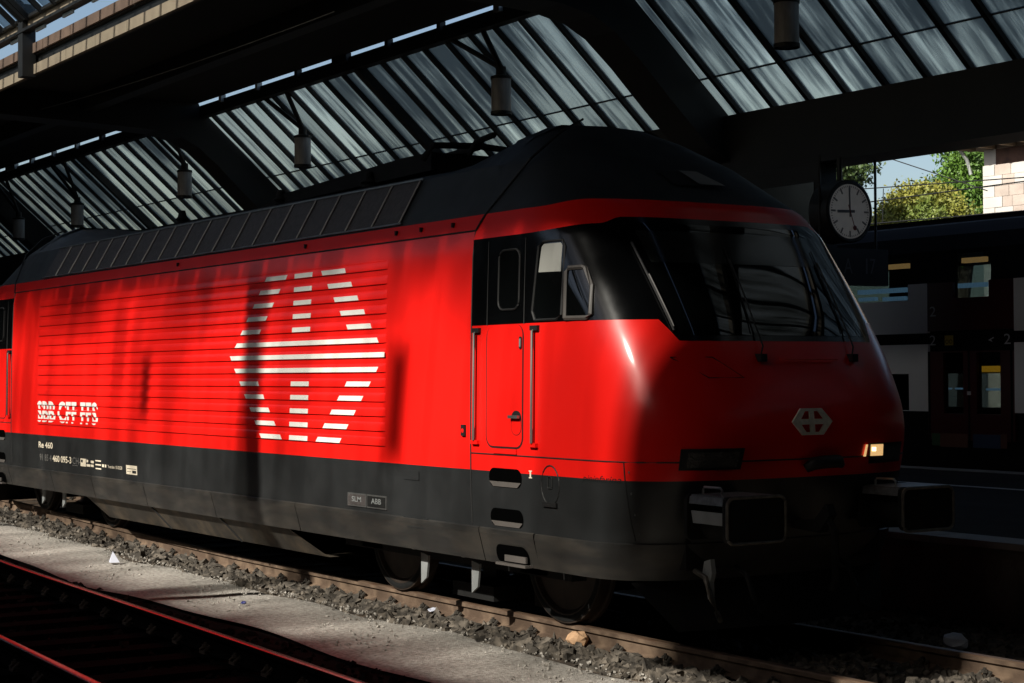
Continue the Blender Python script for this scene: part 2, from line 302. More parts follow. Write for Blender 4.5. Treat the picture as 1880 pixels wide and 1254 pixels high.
# loose stones
me = stones(9500, (-24, 2.6), lambda X, u: -.86-(.50+.05*np.sin(X*1.3)+.06*np.sin(X*4))*u**.8, lambda X, Y: gz(X)-.185, .025, .105); me.materials.append(M['stone'])
o = link('ballast_stones', me, kind='stuff'); tag(o, 'brown angular ballast stones heaped along the rusty rail', 'ballast')
me = stones(5200, (-3.5, 6), lambda X, u: -.66+1.32*u, lambda X, Y: gz(X)-.18, .03, .085); me.materials.append(M['stone'])
o = link('ballast_stones', me, kind='stuff'); tag(o, 'grey ballast stones lying between the two rails before the locomotive', 'ballast')
me = stones(2600, (-3.5, 6), lambda X, u: .85+2.15*u, lambda X, Y: gz(X)-.185, .02, .065); me.materials.append(M['stone'])
o = link('ballast_stones', me, kind='stuff'); tag(o, 'small dirty stones between the rail and the concrete platform wall', 'ballast')
me = stones(3500, (-24, 4), lambda X, u: -1.32-1.25*u**1.6, lambda X, Y: gz(X)-.14, .008, .026); me.materials.append(M['gravel'])
o = link('loose_gravel', me, kind='stuff'); tag(o, 'fine pale pebbles scattered on the gravel path', 'gravel')
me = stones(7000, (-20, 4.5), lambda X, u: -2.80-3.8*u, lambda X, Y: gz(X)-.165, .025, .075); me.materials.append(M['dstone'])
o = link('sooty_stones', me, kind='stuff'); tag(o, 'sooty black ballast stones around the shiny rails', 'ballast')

# ------------------------------------------------------------------ rails and sleepers
HEAD = [(-.036, 0), (-.032, -.006), (.032, -.006)]
def rail(label, ypos, zoff, mside, mtop, xs):
    t = thing('rail', label, 'rail', (0, ypos(0), -.17), 'rails')
    web = [(-.036, -.012), (-.036, -.042), (-.010, -.054), (-.009, -.128), (-.030, -.138), (-.070, -.150), (-.070, -.160), (.070, -.160), (.070, -.150), (.030, -.138), (.009, -.128), (.010, -.054), (.036, -.042), (.036, -.012)]
    top = [(-.036, -.012), (-.0335, -.003), (-.022, 0), (.022, 0), (.0335, -.003), (.036, -.012)]
    for nm, pr_, m in (('rail_web', web, mside), ('rail_head', top, mtop)):
        b = MB(); n = len(pr_)
        for x in xs: b.v += [(x, ypos(x)+a, gzf(x)+zoff+c) for a, c in pr_]
        for i in range(len(xs)-1):
            for k in range(n-1): b.f.append((i*n+k, i*n+k+1, (i+1)*n+k+1, (i+1)*n+k))
        b.build(nm, m, t, smooth=True, angle=30)
    return t
RX = [-120, -60, -40]+list(np.arange(-32, 12.1, 1.))+[20, 45]
rail('rusty brown rail running under the locomotive beside the gravel path', lambda x: -.7525, 0, M['railside'], M['railtop'], RX)
rail('rusty brown rail under the locomotive on its platform wall side', lambda x: .7525, 0, M['railside'], M['railtop'], RX)
def nr(x): return -3.62-.0425*(x+3.2)-.0009*(x+3.2)**2
rail('polished rail glowing red, next to the gravel path edge', nr, .06, M['wood'], M['railshine'], [-60, -40]+list(np.arange(-32, 6, .5)))  # webs in near-black timber colour, standing for their shade
rail('polished rail glowing red, farther from the gravel path', lambda x: nr(x)-1.505, .06, M['wood'], M['railshine'], [-60, -40]+list(np.arange(-32, 6, .5)))
proto = thing('sleeper', 'rusty sleeper with rail clips under the locomotive track', 'sleeper', (0, 0, 0), 'sleepers of the locomotive track', world=False)
b = MB(); 
for ya, yb in ((-1.2, 1.2),):
    b.prism([(-.13, ya, -.19), (.13, ya, -.19), (.09, ya, -.163), (-.09, ya, -.163)], (0, yb-ya, 0))
b.build('sleeper_beam', M['sleeper'], proto)
cl = MB()
for sy in (-1,):
    cl.box(-.055, .055, -.105, -.035, -.162, -.142); cl.tube([(0, -.075, -.15), (0, -.075, -.075)], .013, 6); cl.lathe([(.0, .0), (.026, 0), (.026, .022), (0, .022)], (0, -.075, -.112), n=6)
    cl.tube([(-.05, -.10, -.14), (-.045, -.06, -.108), (0, -.045, -.11), (.045, -.06, -.108), (.05, -.10, -.14)], .014, 6)
clm = cl.mesh('rail_clip', M['stone'], False)
for yy, rz in ((-.7525, 0), (-.7525, math.pi), (.7525, 0), (.7525, math.pi)):
    c = link('rail_clip', clm, proto); c.location = (0, yy, 0); c.rotation_euler = (0, 0, rz)
first = True
for i in range(44):
    x = 3.2-i*.62
    s = proto if first else copy_tree(proto); first = False; s.location = (x, 0, gzf(x))
p2 = thing('timber_sleeper', 'tarred dark timber sleeper under the polished rails', 'sleeper', (0, 0, 0), 'timber sleepers in the sooty bed', world=False)
MB().box(-.13, .13, -1.25, 1.25, -.20, -.105).build('sleeper_beam', M['wood'], p2)
clm2 = cl.mesh('rail_clip', M['sleeper'], False)
for yy, rz in ((-.7525, 0), (-.7525, math.pi), (.7525, 0), (.7525, math.pi)):
    c = link('rail_clip', clm2, p2); c.location = (0, yy, .06); c.rotation_euler = (0, 0, rz)
for i in range(30):
    x = 1.0-i*.63
    s = p2 if i == 0 else copy_tree(p2); s.location = (x, nr(x)-.7525, gzf(x)); s.rotation_euler = (0, 0, -.04)

# ------------------------------------------------------------------ platforms
pl = MB(); pl.box(-140, 46, 3.24, 11.78, .36, .555); struct(pl.build('platform_beyond', M['asphalt']))
pw = struct(MB().box(-140, 46, 3.06, 3.24, -.6, .50).build('platform_wall', M['conc']))
for i, x in enumerate(np.arange(-30, 14, 2.0)):
    MB().box(x+.006, x+1.994, 3.0, 3.42, .50, .562).build('kerb_stone', M['edge'], pw)
for y in (8.66,):
    struct(MB().box(-140, 46, y-.06, y+.06, .558, .562).build('platform_line', M['line']))
struct(MB().box(-140, 46, 11.35, 11.76, .555, .565).build('platform_edge', M['edge']))
pc = MB(); pc.box(-60, 46, -15.5, -6.65, -.6, .50); struct(pc.build('platform_camera_side', M['asphalt']))
struct(MB().box(45.2, 45.8, -110, 14, -.6, 12).build('end_wall', M['wallm'])); struct(MB().box(-3.5, 45, 40, 40.4, -.6, 6.5).build('neighbour_wall', M['wallm'])); struct(MB().box(45.2, 45.8, 14, 40, -.6, 12).build('end_wall', M['wallm'])); struct(MB().box(-140.8, -140.2, -110, 14, -.6, 12).build('far_end_wall', M['wallm'])); struct(MB().box(-140, 45, -110.6, -110.1, -.6, 7).build('hall_side_wall', M['wallm']))  # the neighbour wall is unseen, added to cut sky light on the nose

# ------------------------------------------------------------------ hall roof
RB, RT = (9.0, 6.20), (6.88, 8.08)                    # foot and head of the sloping glazing, (y, z)
roof = thing('station_roof', 'black steel station roof with sloping wired glass panes and deep ribs', 'roof', (-20, -1, 6))
SL = (RT[0]-RB[0], RT[1]-RB[1]); SLN = math.hypot(*SL); NRM = np.array([-SL[1], SL[0]])/SLN   # NRM points down/in
if NRM[1] > 0: NRM = -NRM
def gp(t, off=0.): return (RB[0]+SL[0]*t+NRM[0]*off, RB[1]+SL[1]*t+NRM[1]*off)
PW = .795; RIB0 = -12.35; RIBS = 15.9
X0, X1 = -76.35, 0.
JT = .285
cols = np.arange(RIB0-4*RIBS, 44, PW)
def pane_mb(b, xa, xb, ta, tb, off):
    (ya, za), (yb, zb) = gp(ta, off), gp(tb, off); n = NRM*.008
    return b.prism([(xa, ya, za), (xb, ya, za), (xb, yb, zb), (xa, yb, zb)], (0, n[0], n[1]))
rest = MB(); restbar = MB()
for i, x in enumerate(cols):
    inview = -62 < x < -1
    for ta, tb in ((.0, JT-.004), (JT+.004, 1.)):
        o_ = random.uniform(-.004, .004)
        if inview and (ta > .1 or x > -46): pane_mb(MB(), x+.035, x+PW-.035, ta, tb, o_).build('glass_pane', M['farglass'], roof)
        else: pane_mb(rest, x+.035, x+PW-.035, ta, tb, o_)
    thick = (i % 10 == 0); hw = .085 if thick else .042; dp = .20 if thick else .10
    b = MB() if inview else restbar
    (ya, za), (yb, zb) = gp(-.02, -.02), gp(1.02, -.02); n = NRM*dp
    b.prism([(x-hw, ya, za), (x+hw, ya, za), (x+hw, yb, zb), (x-hw, yb, zb)], (0, n[0], n[1]))
    if inview: b.build('glazing_bar', M['iron'], roof)
rest.build('glass_pane', M['farglass'], roof, kind='stuff'); restbar.build('glazing_bar', M['iron'], roof, kind='stuff')
jb = MB(); y, z = gp(JT, .0); jb.box(X0, 44, y-.012, y+.012, z-.014, z+.014); jb.build('pane_joint', M['iron'], roof)
# mirrored glazing on the other slope of the hall: the sun comes in here
ym = lambda y: -2.0-y
ng = MB(); nthin = MB(); nblind = MB(); ndirty = MB(); ndirtier = MB()
NT = 1.27
def slope(b, xa, xb, d, ta=-.05, tb=NT):
    (ya, za), (yb, zb) = gp(ta), gp(tb); b.prism([(xa, ym(ya), za), (xb, ym(ya), za), (xb, ym(yb), zb), (xa, ym(yb), zb)], d)
def sheet(b, xa, xb, ta=-.05, tb=NT):
    (ya, za), (yb, zb) = gp(ta), gp(tb); b.add([(xa, ym(ya), za), (xb, ym(ya), za), (xb, ym(yb), zb), (xa, ym(yb), zb)], [(0, 1, 2, 3)])
LOW = .36                                             # unseen boards added to shade the nose stop here: below it the glass goes on
slope(nblind, -140, -30, (0, .03, -.04)); slope(nblind, 4.2, 45, (0, .03, -.04)); slope(nblind, 1.10, 2.95, (0, .03, -.04), LOW, NT)
for i, x in enumerate(np.arange(-30, 4.0, .60)):
    if x < .25: sheet(ng, x, x+.58)
    elif x < 2.9: sheet(ng, x, x+.58, -.05, LOW)
    else: sheet(ng, x, x+.58)
    slope(nthin, x-.010, x, (0, .03, -.035))
sheet(ng, .6, .76, LOW, NT); sheet(ndirty, .76, .94, LOW, NT); sheet(ndirtier, .94, 1.10, LOW, NT)  # stepped tint, added to soften the shadow edge on the nose
ng.build('glass_pane', M['nearglass'], roof, kind='stuff'); ndirty.build('dusty_pane', M['dustyglass'], roof); ndirtier.build('dusty_pane', M['dustierglass'], roof)
nthin.build('glazing_bar', M['iron'], roof, kind='stuff'); nblind.build('boarding', M['deck'], roof, kind='stuff')
for x, wd, z0, z1 in ((-5.5, .34, 6.1, 9.0),):
    MB().lathe([(0, z0), (wd/2, z0), (wd/2, z1), (0, z1)], (x, -9.0, 0), n=14).build('vent_pipe', M['iron'], roof)  # unseen pole, added to cast the dark stripe on the locomotive side
def grime(xa, xb, ta, tb, off, m):                    # an added dimming film that throws a soft stripe on the locomotive
    (ya, za), (yb, zb) = gp(ta, off), gp(tb, off); MB().add([(xa, ym(ya), za), (xb, ym(ya), za), (xb, ym(yb), zb), (xa, ym(yb), zb)], [(0, 1, 2, 3)]).build('grime_film', M[m], roof)
grime(-5.80, -5.20, 0, 1.2, .02, 'dustyglass'); grime(-5.70, -5.30, 0, 1.2, .03, 'dustyglass')
for x, ta, tb in ((-2.33, .66, 1.0), (-8.45, .74, .99)):
    wd = .30 if x > -8 else .22
    grime(x-wd, x+wd*.5, ta, tb, .02, 'dustyglass'); grime(x-wd*.7, x+wd*.3, ta+.03, tb-.03, .03, 'dustyglass')
    if x in (-2.33, -8.45): grime(x-wd*.45, x+wd*.1, ta+.05, tb-.05, .04, 'dustierglass')
# purlin over the glass, ventilation slit, opaque deck, clerestory
def bar(name, y0, y1, z0, z1, m, xa=-140, xb=45): return MB().box(xa, xb, y0, y1, z0, z1).build(name, M[m], roof)
bar('purlin', 6.70, 6.90, 8.02, 8.28, 'iron')
bar('foot_beam', 8.86, 9.2, 5.25, 6.19, 'iron'); bar('gutter', 9.2, 9.5, 5.9, 6.25, 'iron'); bar('beam_flange', 8.62, 9.38, 5.19, 5.25, 'iron')
for x in np.arange(-74, 40, .0+1.9):
    hw_ = random.choice((.05, .06, .09, .3, .45)); MB().box(x-hw_, x+hw_, 6.62, 6.74, 8.2, 8.36).build('slit_bracket', M['zinc'] if int(x*3) % 2 else M['iron'], roof)
bar('roof_deck', 1.55, 6.66, 8.335, 8.55, 'deck', -140, -2.4); bar('roof_deck', 1.55, 6.66, 8.335, 8.55, 'deck', 4.8, 45); bar('roof_deck', 1.55, 3.3, 8.335, 8.55, 'deck', -2.4, 4.8); bar('roof_deck', 6.5, 6.66, 8.335, 8.55, 'deck', -2.4, 4.8)
for x in np.arange(-2.4, 4.7, .8):
    MB().box(x+.04, x+.76, 3.3, 6.5, 8.44, 8.45).build('glass_pane', M['sootglass'], roof); MB().box(x-.05, x+.04, 3.3, 6.5, 8.36, 8.47).build('glazing_bar', M['iron'], roof)  # unseen skylight, added for the windscreen to mirror
bar('soffit_beam', 3.9, 4.2, 7.95, 8.335, 'iron'); bar('edge_beam', 1.62, 1.95, 8.12, 8.335, 'iron')
for i, x in enumerate(np.arange(-42, -6, 1.55)):
    MB().box(x, x+1.535, 1.52, 1.60, 7.955, 8.145).build('fascia_board', M['fascia'], roof)
    MB().box(x+.3, x+1.82, 1.50, 1.56, 8.36, 8.545).build('fascia_board', M['fascia2'], roof)
    MB().box(x+.6, x+2.13, 1.40, 1.47, 8.80, 8.975).build('fascia_board', M['fascia'], roof)
    MB().box(x+.2, x+.75, 1.38, 1.42, 8.67, 8.735).build('slit_bracket', M['zinc'], roof)
bar('lantern_sill', 1.28, 1.47, 8.745, 8.80, 'iron'); bar('lantern_sill', 1.30, 1.40, 8.975, 9.03, 'iron')
# lantern: two glazed slopes meeting over the track
lb = MB(); lg2 = MB()
for i, x in enumerate(np.arange(-60, -9.5, .795)):
    P = lambda y, z, xx: (xx, y, z)
    vis = -34 < x < -14
    q = [(x+.03, 1.36, 9.03), (x+.765, 1.36, 9.03), (x+.765, -1.0, 11.1), (x+.03, -1.0, 11.1)]
    (MB().prism(q, (0, .006, .006)).build('glass_pane', M['lantern'], roof) if vis else lg2.prism(q, (0, .006, .006)))
    bq = [(x-.04, 1.36, 9.0), (x+.03, 1.36, 9.0), (x+.03, -1.0, 11.07), (x-.04, -1.0, 11.07)]
    (MB().prism(bq, (0, -.06, -.07)).build('glazing_bar', M['iron'], roof) if vis else lb.prism(bq, (0, -.06, -.07)))
lg2.build('glass_pane', M['lantern'], roof, kind='stuff'); lb.build('glazing_bar', M['iron'], roof, kind='stuff')
[MB().prism([(q, -3.4, 9.0), (q, -1.0, 11.1), (q, -1.05, 11.2), (q, -3.45, 9.1)], (q2-q, 0, 0)).build('lantern_boarding', M['deck'], roof) for q, q2 in ((-140, -34), (-13, 45))]  # unseen slope boarded to cut ambient, left glazed between to light the fascia
ln_ = MB(); lnb = MB()
for x in np.arange(-34, -13.1, .7): ln_.add([(x, -3.4, 9.05), (x+.7, -3.4, 9.05), (x+.7, -1.0, 11.12), (x, -1.0, 11.12)], [(0, 1, 2, 3)]); lnb.prism([(x-.03, -3.4, 9.0), (x+.03, -3.4, 9.0), (x+.03, -1.0, 11.07), (x-.03, -1.0, 11.07)], (0, .06, -.07))
ln_.build('glass_pane', M['lantern'], roof, kind='stuff'); lnb.build('glazing_bar', M['iron'], roof, kind='stuff')
MB().prism([(-9, 1.36, 9.0), (-9, -1.0, 11.1), (-9, -1.05, 11.2), (-9, 1.3, 9.1)], (54, 0, 0)).build('lantern_boarding', M['deck'], roof); MB().prism([(-140, 1.36, 9.0), (-140, -1.0, 11.1), (-140, -1.05, 11.2), (-140, 1.3, 9.1)], (80, 0, 0)).build('lantern_boarding', M['deck'], roof); bar('lantern_sill', -3.6, -3.36, 8.3, 9.03, 'iron'); bar('roof_deck', -7.95, -3.5, 8.335, 8.55, 'deck')
bar('purlin', -8.33, -7.93, 8.58, 8.70, 'iron')
bar('overhang', 9.5, 11.3, 6.05, 6.2, 'deck'); bar('slit_board', 1.30, 1.46, 8.5, 8.8, 'deck', -9.5, 45); bar('neighbour_deck', 9.5, 40, 6.5, 6.75, 'deck', -3.5, 45); bar('foot_beam', -11.2, -10.95, 5.05, 6.16, 'iron'); bar('neighbour_deck', -110, -12.3, 6.45, 6.7, 'deck'); bar('valley_deck', -12.3, -11.2, 6.0, 6.16, 'deck')  # overhang, slit board and deck past the coach: unseen, added to block light
# lantern post seen in the top left
MB().box(-24.0, -23.72, 1.30, 1.56, 7.9, 9.3).build('lantern_post', M['iron'], roof)
MB().prism([(-23.86, 1.3, 9.3), (-23.86, -1.1, 11.3), (-23.86, -1.1, 11.0), (-23.86, 1.3, 8.95)], (.22, 0, 0)).build('lantern_rafter', M['iron'], roof)
# deep ribs
for k in range(-4, 4):
    x = RIB0-.02+k*RIBS
    if x > 44: continue
    b = MB()
    lower = [(8.86, 5.50), (8.45, 5.72), (7.75, 6.34), (7.1, 6.95), (6.6, 7.36), (6.2, 7.56), (5.6, 7.68), (4.8, 7.72), (1.6, 7.80)]
    upper = [(1.6, 8.33), (6.66, 8.33), (6.75, 8.1), gp(.98, .02), gp(.5, .02), gp(.02, .02), (9.0, 6.1)]
    b.prism([(x, y, z) for y, z in lower+upper], (.50, 0, 0)); b.build('rib', M['iron'], roof)
    b = MB(); b.prism([(x-.14, y, z) for y, z in lower]+[(x-.14, y, z-.06) for y, z in lower[::-1]], (.78, 0, 0)); b.build('rib_flange', M['iron'], roof)
    MB().box(x, x+.5, -7.4, 1.6, 7.95, 8.33).build('rib', M['iron'], roof)
    MB().box(x+.05, x+.45, 8.82, 9.22, .555, 5.19).build('column', M['iron'], roof)
    MB().box(x+.05, x+.45, -11.3, -10.9, .50, 5.1).build('column', M['iron'], roof)
# V-struts that carry the lamps
LX = [-8.55, -15.85, -23.55, -29.9, -37.5, -42.7]; LZ = [6.93, 6.93, 6.80, 6.71, 6.56, 6.56]
for x in LX:
    for dx in (-1.1, 0.):
        MB().tube([(x+dx, 6.8, 8.08), (x, 7.2, LZ[LX.index(x)]+.48)], .05, 6).build('lamp_strut', M['iron'], roof)
pr0 = thing('hanging_lamp', 'grey cylindrical lamp hanging from the sloping glass roof', 'lamp', (0, 0, 0), 'cylindrical lamps below the glazing', world=False)
MB().lathe([(0, -.30), (.165, -.30), (.172, -.28), (.172, .30), (.16, .315), (0, .315)], (0, 0, 0), n=28).build('lamp_body', M['lampglass'], pr0, smooth=True, angle=40)
MB().lathe([(.172, -.335), (.184, -.335), (.184, -.28), (.172, -.28)], (0, 0, 0), n=28).build('lower_ring', M['iron'], pr0, smooth=True, angle=40)
MB().lathe([(.10, -.325), (0, -.325)], (0, 0, 0), n=24).build('lamp_bottom', M['iron'], pr0)
MB().lathe([(.184, .28), (.184, .33), (.09, .36), (.085, .50), (0, .50)], (0, 0, 0), n=24).build('lamp_cap', M['iron'], pr0, smooth=True, angle=40)
for i, x in enumerate(LX):
    s = pr0 if i == 0 else copy_tree(pr0); s.location = (x, 7.2, LZ[i])
pts = [px(18+ (x_)/1*1, 0, 'y', 3) for x_ in ()]
cab_pts = []
for i in range(25):
    t = i/24; cab_pts.append((-30+16*t, 3.0, 8.02-.41*t-.42*t*(1-t)))
tag(MB().tube(cab_pts, .010, 5).build('slack_cable', M['alu']), 'thin pale slack cable strung below the dark roof deck', 'cable')

# ------------------------------------------------------------------ locomotive
NT_ = np.array([(.53,-.68,.80,1.40,3.0),(.80,-.58,.85,1.45,3.0),(1.30,-.42,.90,1.46,3.1),(1.70,-.35,.95,1.46,3.2),(2.00,-.45,.98,1.455,3.2),(2.34,-.62,1.0,1.45,3.2),(2.70,-.87,1.05,1.44,3.3),(3.24,-1.28,1.10,1.42,3.5),(3.45,-1.48,1.10,1.36,3.6),(3.90,-2.16,.90,1.10,3.4),(4.15,-2.62,.60,.80,3.2),(4.28,-2.90,.30,.50,3.0)])
def smooth_interp(z, i):
    # monotone-ish interpolation: average of shifted linear samples keeps the nose free of hard bands
    if z < 3.3: return float(np.mean([np.interp(z+d, NT_[:, 0], NT_[:, i]) for d in (-.16, -.08, 0, .08, .16)])) if .8 < z < 3.08 else float(np.interp(z, NT_[:, 0], NT_[:, i]))
    return float(np.interp(z, NT_[:, 0], NT_[:, i]))
def prm(z): return [smooth_interp(z, i) for i in (1, 2, 3, 4)]
CJ = -2.96                                            # joint between cab and engine room
def nose(u, z, off=0.):
    Xf, L, W, n = prm(z); W += off; s = -1 if u < .5 else 1; t = u if u < .5 else 1-u; Xc = Xf-L; L += off
    if t < .1: return (CJ+(Xc-CJ)*t/.1, s*W, z)
    a = (t-.1)/.4*math.pi/2
    return (Xc+L*math.sin(a)**(2/n), s*W*max(0., math.cos(a))**(2/n), z)
def side(X, z, off=0.):
    Xf, L, W, n = prm(z); q = min(1., max(0, (X-(Xf-L))/L)); return (X, -(W*(1-q**n)**(1/n)+off), z)
def front(y, z, off=0.):
    Xf, L, W, n = prm(z); return (Xf-L+L*max(0., 1-(abs(y)/W)**n)**(1/n)+off, y, z)
def wz(z): return prm(z)[2]
def sidepx(x, y):
    """photo pixel -> (X, z) where the ray meets the cab side"""
    yy = -1.44
    for _ in range(25): p = px(x, y, 'y', yy); yy = .5*yy+.5*side(p[0], p[2])[1]
    return (float(p[0]), float(p[2]))
def frontpx(x, y):
    """photo pixel -> (y, z) where the ray meets the nose"""
    xx = -.6
    for _ in range(40): p = px(x, y, 'x', xx); xx = .6*xx+.4*front(float(np.clip(p[1], -1.4, 1.4)), float(p[2]))[0]
    return (float(p[1]), float(p[2]))
US = sorted(set([0, .05]+list(np.linspace(.1, .5, 34))+list(np.linspace(.5, .9, 34))+[.95, 1.]))
loco = thing('locomotive', 'red and dark grey electric locomotive with white striped emblem on its ribbed side', 'locomotive', (-9.25, 0, 0))
ends = []                                             # parts of one cab that are mirrored to the other end
def P(o): ends.append(o); return o
def loft(z0f, z1f, nz, off=0., us=US):
    b = MB()
    def fn(u, t):
        a, c = z0f(u), z1f(u); return nose(u, a+(c-a)*t, off)
    b.grid(fn, us, list(np.linspace(0, 1, nz+1))); return b
def sm(e0, e1, x): t = min(1, max(0, (x-e0)/(e1-e0))); return t*t*(3-2*t)
sym = lambda u: min(u, 1-u)
zb_ = lambda u: 2.505-.165*sm(.330, .356, sym(u))
zt_ = lambda u: 3.235+.045*sm(.1, .3, sym(u))+.055*sm(.30, .36, sym(u))
zr_ = lambda u: 3.45+.045*sm(.15, .3, sym(u))
RBZ = 1.295
P(loft(lambda u: RBZ, zb_, 26).build('cab_shell', M['red'], loco, smooth=True))
band = P(loft(zb_, zt_, 22).build('window_band', M['black'], loco, smooth=True))
P(loft(zt_, zr_, 6).build('cab_brow', M['red'], loco, smooth=True))
P(loft(zr_, lambda u: 4.28, 26).build('cab_roof', M['roofgrey'], loco, smooth=True, angle=38))
cap = MB(); ring = [nose(u, 4.28) for u in US]; cap.v = ring+[(-3.0, 0, 4.30)]; n_ = len(ring)
cap.f = [(i, i+1, n_) for i in range(n_-1)]; P(cap.build('roof_cap', M['roofgrey'], loco))
P(loft(lambda u: .80, lambda u: RBZ, 8).build('cab_lower', M['grey'], loco, smooth=True))
# engine-room body, roof
XB = list(np.linspace(CJ, -18.5-CJ, 26))
def body(name, zs, m, s=-1, off=0.):
    return MB().grid(lambda x, z: (x, s*(wz(z)+off), z), XB, zs).build(name, m, loco, smooth=True)
for s in (-1, 1):
    body('side_wall', list(np.linspace(RBZ, 3.315, 14)), M['red'], s); body('lower_wall', list(np.linspace(.80, RBZ, 6)), M['grey'], s); body('cantrail', [3.315, 3.38, 3.45], M['red'], s)
rs = [(1.36, 3.45, 3.45), (1.10, 3.9, 3.9), (.80, 3.99, 4.15), (.50, 4.03, 4.28), (0, 4.05, 4.30)]
prof = [(-a, b_, c) for a, b_, c in rs]+[(a, b_, c) for a, b_, c in rs[::-1][1:]]
rb = MB(); rx = [CJ, -3.25, -3.6, -3.95, -4.25]; rx = rx+list(np.linspace(-5, -13.5, 12))+[-18.5-x for x in rx[::-1]]
for x in rx:
    d = min(abs(x-CJ), abs(-18.5-CJ-x)); k = 1-sm(0, 1.25, d)
    rb.v += [(x, a, b_+(c-b_)*k) for a, b_, c in prof]
n_ = len(prof)
rb.f = [(i*n_+j, i*n_+j+1, (i+1)*n_+j+1, (i+1)*n_+j) for i in range(len(rx)-1) for j in range(n_-1)]
rb.build('roof', M['roofgrey'], loco, smooth=True, angle=15)
# skirt panels (each its own piece)
brk = [CJ+.95, -2.83, -6.30, -8.38, -10.40, -12.2, -13.79, -15.67, -18.5-CJ-.95]
for s in (-1, 1):
    for i in range(len(brk)-1):
        xa, xb = brk[i]-.006, brk[i+1]+.006
        b = MB(); pf = [(1.452, .825), (1.468, .815), (1.466, .78), (1.40, .535), (1.36, .53)]
        b.v = [(x, s*a, z) for x in (xa, xb) for a, z in pf]; b.f = [(j, j+1, 6+j, 5+j) for j in range(4)]
        b.build('skirt_panel', M['skirt'], loco)
sk = MB()
for z, off in ((.825, .0), (.815, .018), (.78, .018), (.66, .016), (.535, .01)):
    sk.v += [nose(u, z, off) if u not in (0, 1) else (CJ+.957, (-1 if u == 0 else 1)*(wz(z)+off), z) for u in [0]+[q for q in US if .085 < q < .915]+[1]]
nu = len([0]+[q for q in US if .085 < q < .915]+[1])
sk.f = [(j*nu+i, j*nu+i+1, (j+1)*nu+i+1, (j+1)*nu+i) for j in range(4) for i in range(nu-1)]
P(sk.build('skirt_nose', M['skirt'], loco, smooth=True, angle=30))
# under-floor plate behind/inside everything so that no light leaks through
MB().box(-17.4, -1.1, -1.2, 1.2, .62, 1.0).build('underframe', M['steel'], loco)
# sloping transformer belly
for s in (-1, 1):
    b = MB(); b.v = [(-12.75, s*1.36, .55), (-6.75, s*1.36, .55), (-6.15, s*1.16, .27), (-12.35, s*1.16, .27), (-6.15, 0, .25), (-12.35, 0, .25)]
    b.f = [(0, 1, 2, 3), (3, 2, 4, 5)]; b.build('belly_tray', M['belly'], loco)
for x in (-8.40, -10.42): MB().tube([(x, -1.375, .55), (x+.18, -1.165, .265)], .010, 5).build('belly_seam', M['rubber'], loco)
# ribs on the side wall and the striped emblem
BZ = [3.069-i*.1352 for i in range(13)]
BH, BP = .050, .015
def bead(zc, s):
    b = MB(); z0, z1 = zc-.004, zc+BH; xa, xb = -4.44, -14.06-.30
    b.v = []
    for x, k in ((xa, 0.), (xa-.06, 1.), (xb+.06, 1.), (xb, 0.)):
        y0 = wz(zc); b.v += [(x, s*(wz(z0)+.001), z0), (x, s*(y0+BP*k+.001), z0+.004), (x, s*(wz(z1)+BP*k*.9+.001), z1), (x, s*(wz(z1+.03)+.0005), z1+.03)]
    b.f = [(i*4+j, i*4+j+1, (i+1)*4+j+1, (i+1)*4+j) for i in range(3) for j in range(3)]
    return b.build('side_rib', M['red'], loco, smooth=True, angle=30)
for s in (-1, 1):
    for z in BZ: bead(z, s)
def zx(xz, yz): return px(380+xz/3.135, 460+yz/3.135, 'y', -1.47)[0]
ROWY = [190, 270, 345, 420, 480, 560, 633, 700, 773, 848, 925, 1005, 1085]
SEG = [[(320, 440, 330, 449), (491, 592, 491, 593), (652, 785, 643, 778)], [(288, 402, 297, 412), (490, 591, 490, 592), (690, 825, 681, 816)], [(255, 367, 265, 377), (489, 590, 489, 591), (728, 863, 719, 854)],
 [(222, 332, 232, 342), (488, 590, 488, 591), (767, 903, 757, 895)], [(190, 297, 200, 307), (486, 589, 486, 590), (807, 943, 796, 934)], [(158, 985, 170, 974)], [(140, 1020, 131, 1020)], [(168, 974, 156, 986)],
 [(197, 300, 187, 293), (484, 586, 484, 587), (795, 932, 806, 944)], [(227, 332, 216, 324), (482, 584, 482, 585), (752, 890, 764, 902)], [(257, 365, 246, 355), (480, 583, 480, 584), (711, 848, 722, 860)], [(287, 398, 276, 388), (478, 582, 478, 583), (670, 806, 681, 818)], [(317, 433, 305, 423), (477, 581, 477, 582), (630, 766, 642, 778)]]
for k, row in enumerate(SEG):
    zc = BZ[k]
    for (ba, bb_, ta, tb) in row:
        q = [zx(ba, ROWY[k]), zx(bb_, ROWY[k]), zx(tb, ROWY[k]), zx(ta, ROWY[k])]
        zl, zh = zc+.002, zc+BH-.002; b = MB(); pts_ = []
        for x, z in ((q[0], zl), (q[1], zl), (q[2], zh), (q[3], zh)): pts_.append((x, -(wz(z)+BP*(1. if z == zl else .9)+.0045), z))
        b.prism(pts_, (0, .003, 0)); b.build('emblem_stripe', M['white'], loco)
def ribbed(x, z, cz=None):
    cz = z if cz is None else cz
    for zc in BZ:
        if zc-.004 <= cz <= zc+BH: return (x, -(wz(z)+BP+.004), z)
    return (x, -(wz(z)+.004), z)
cuts = [c for zc in BZ[9:] for c in (zc-.004, zc+BH)]
L_ = lettering('SBB CFF FFS', ribbed, -14.32, -11.95, 1.475, 1.765, M['white'], loco, shear=.0, bold=.03, cuts=cuts)
S3 = lambda x, z: side(x, z, .003)
lettering('Re 460', S3, -14.31, -13.72, 1.118, 1.205, M['cream'], loco, bold=.02)
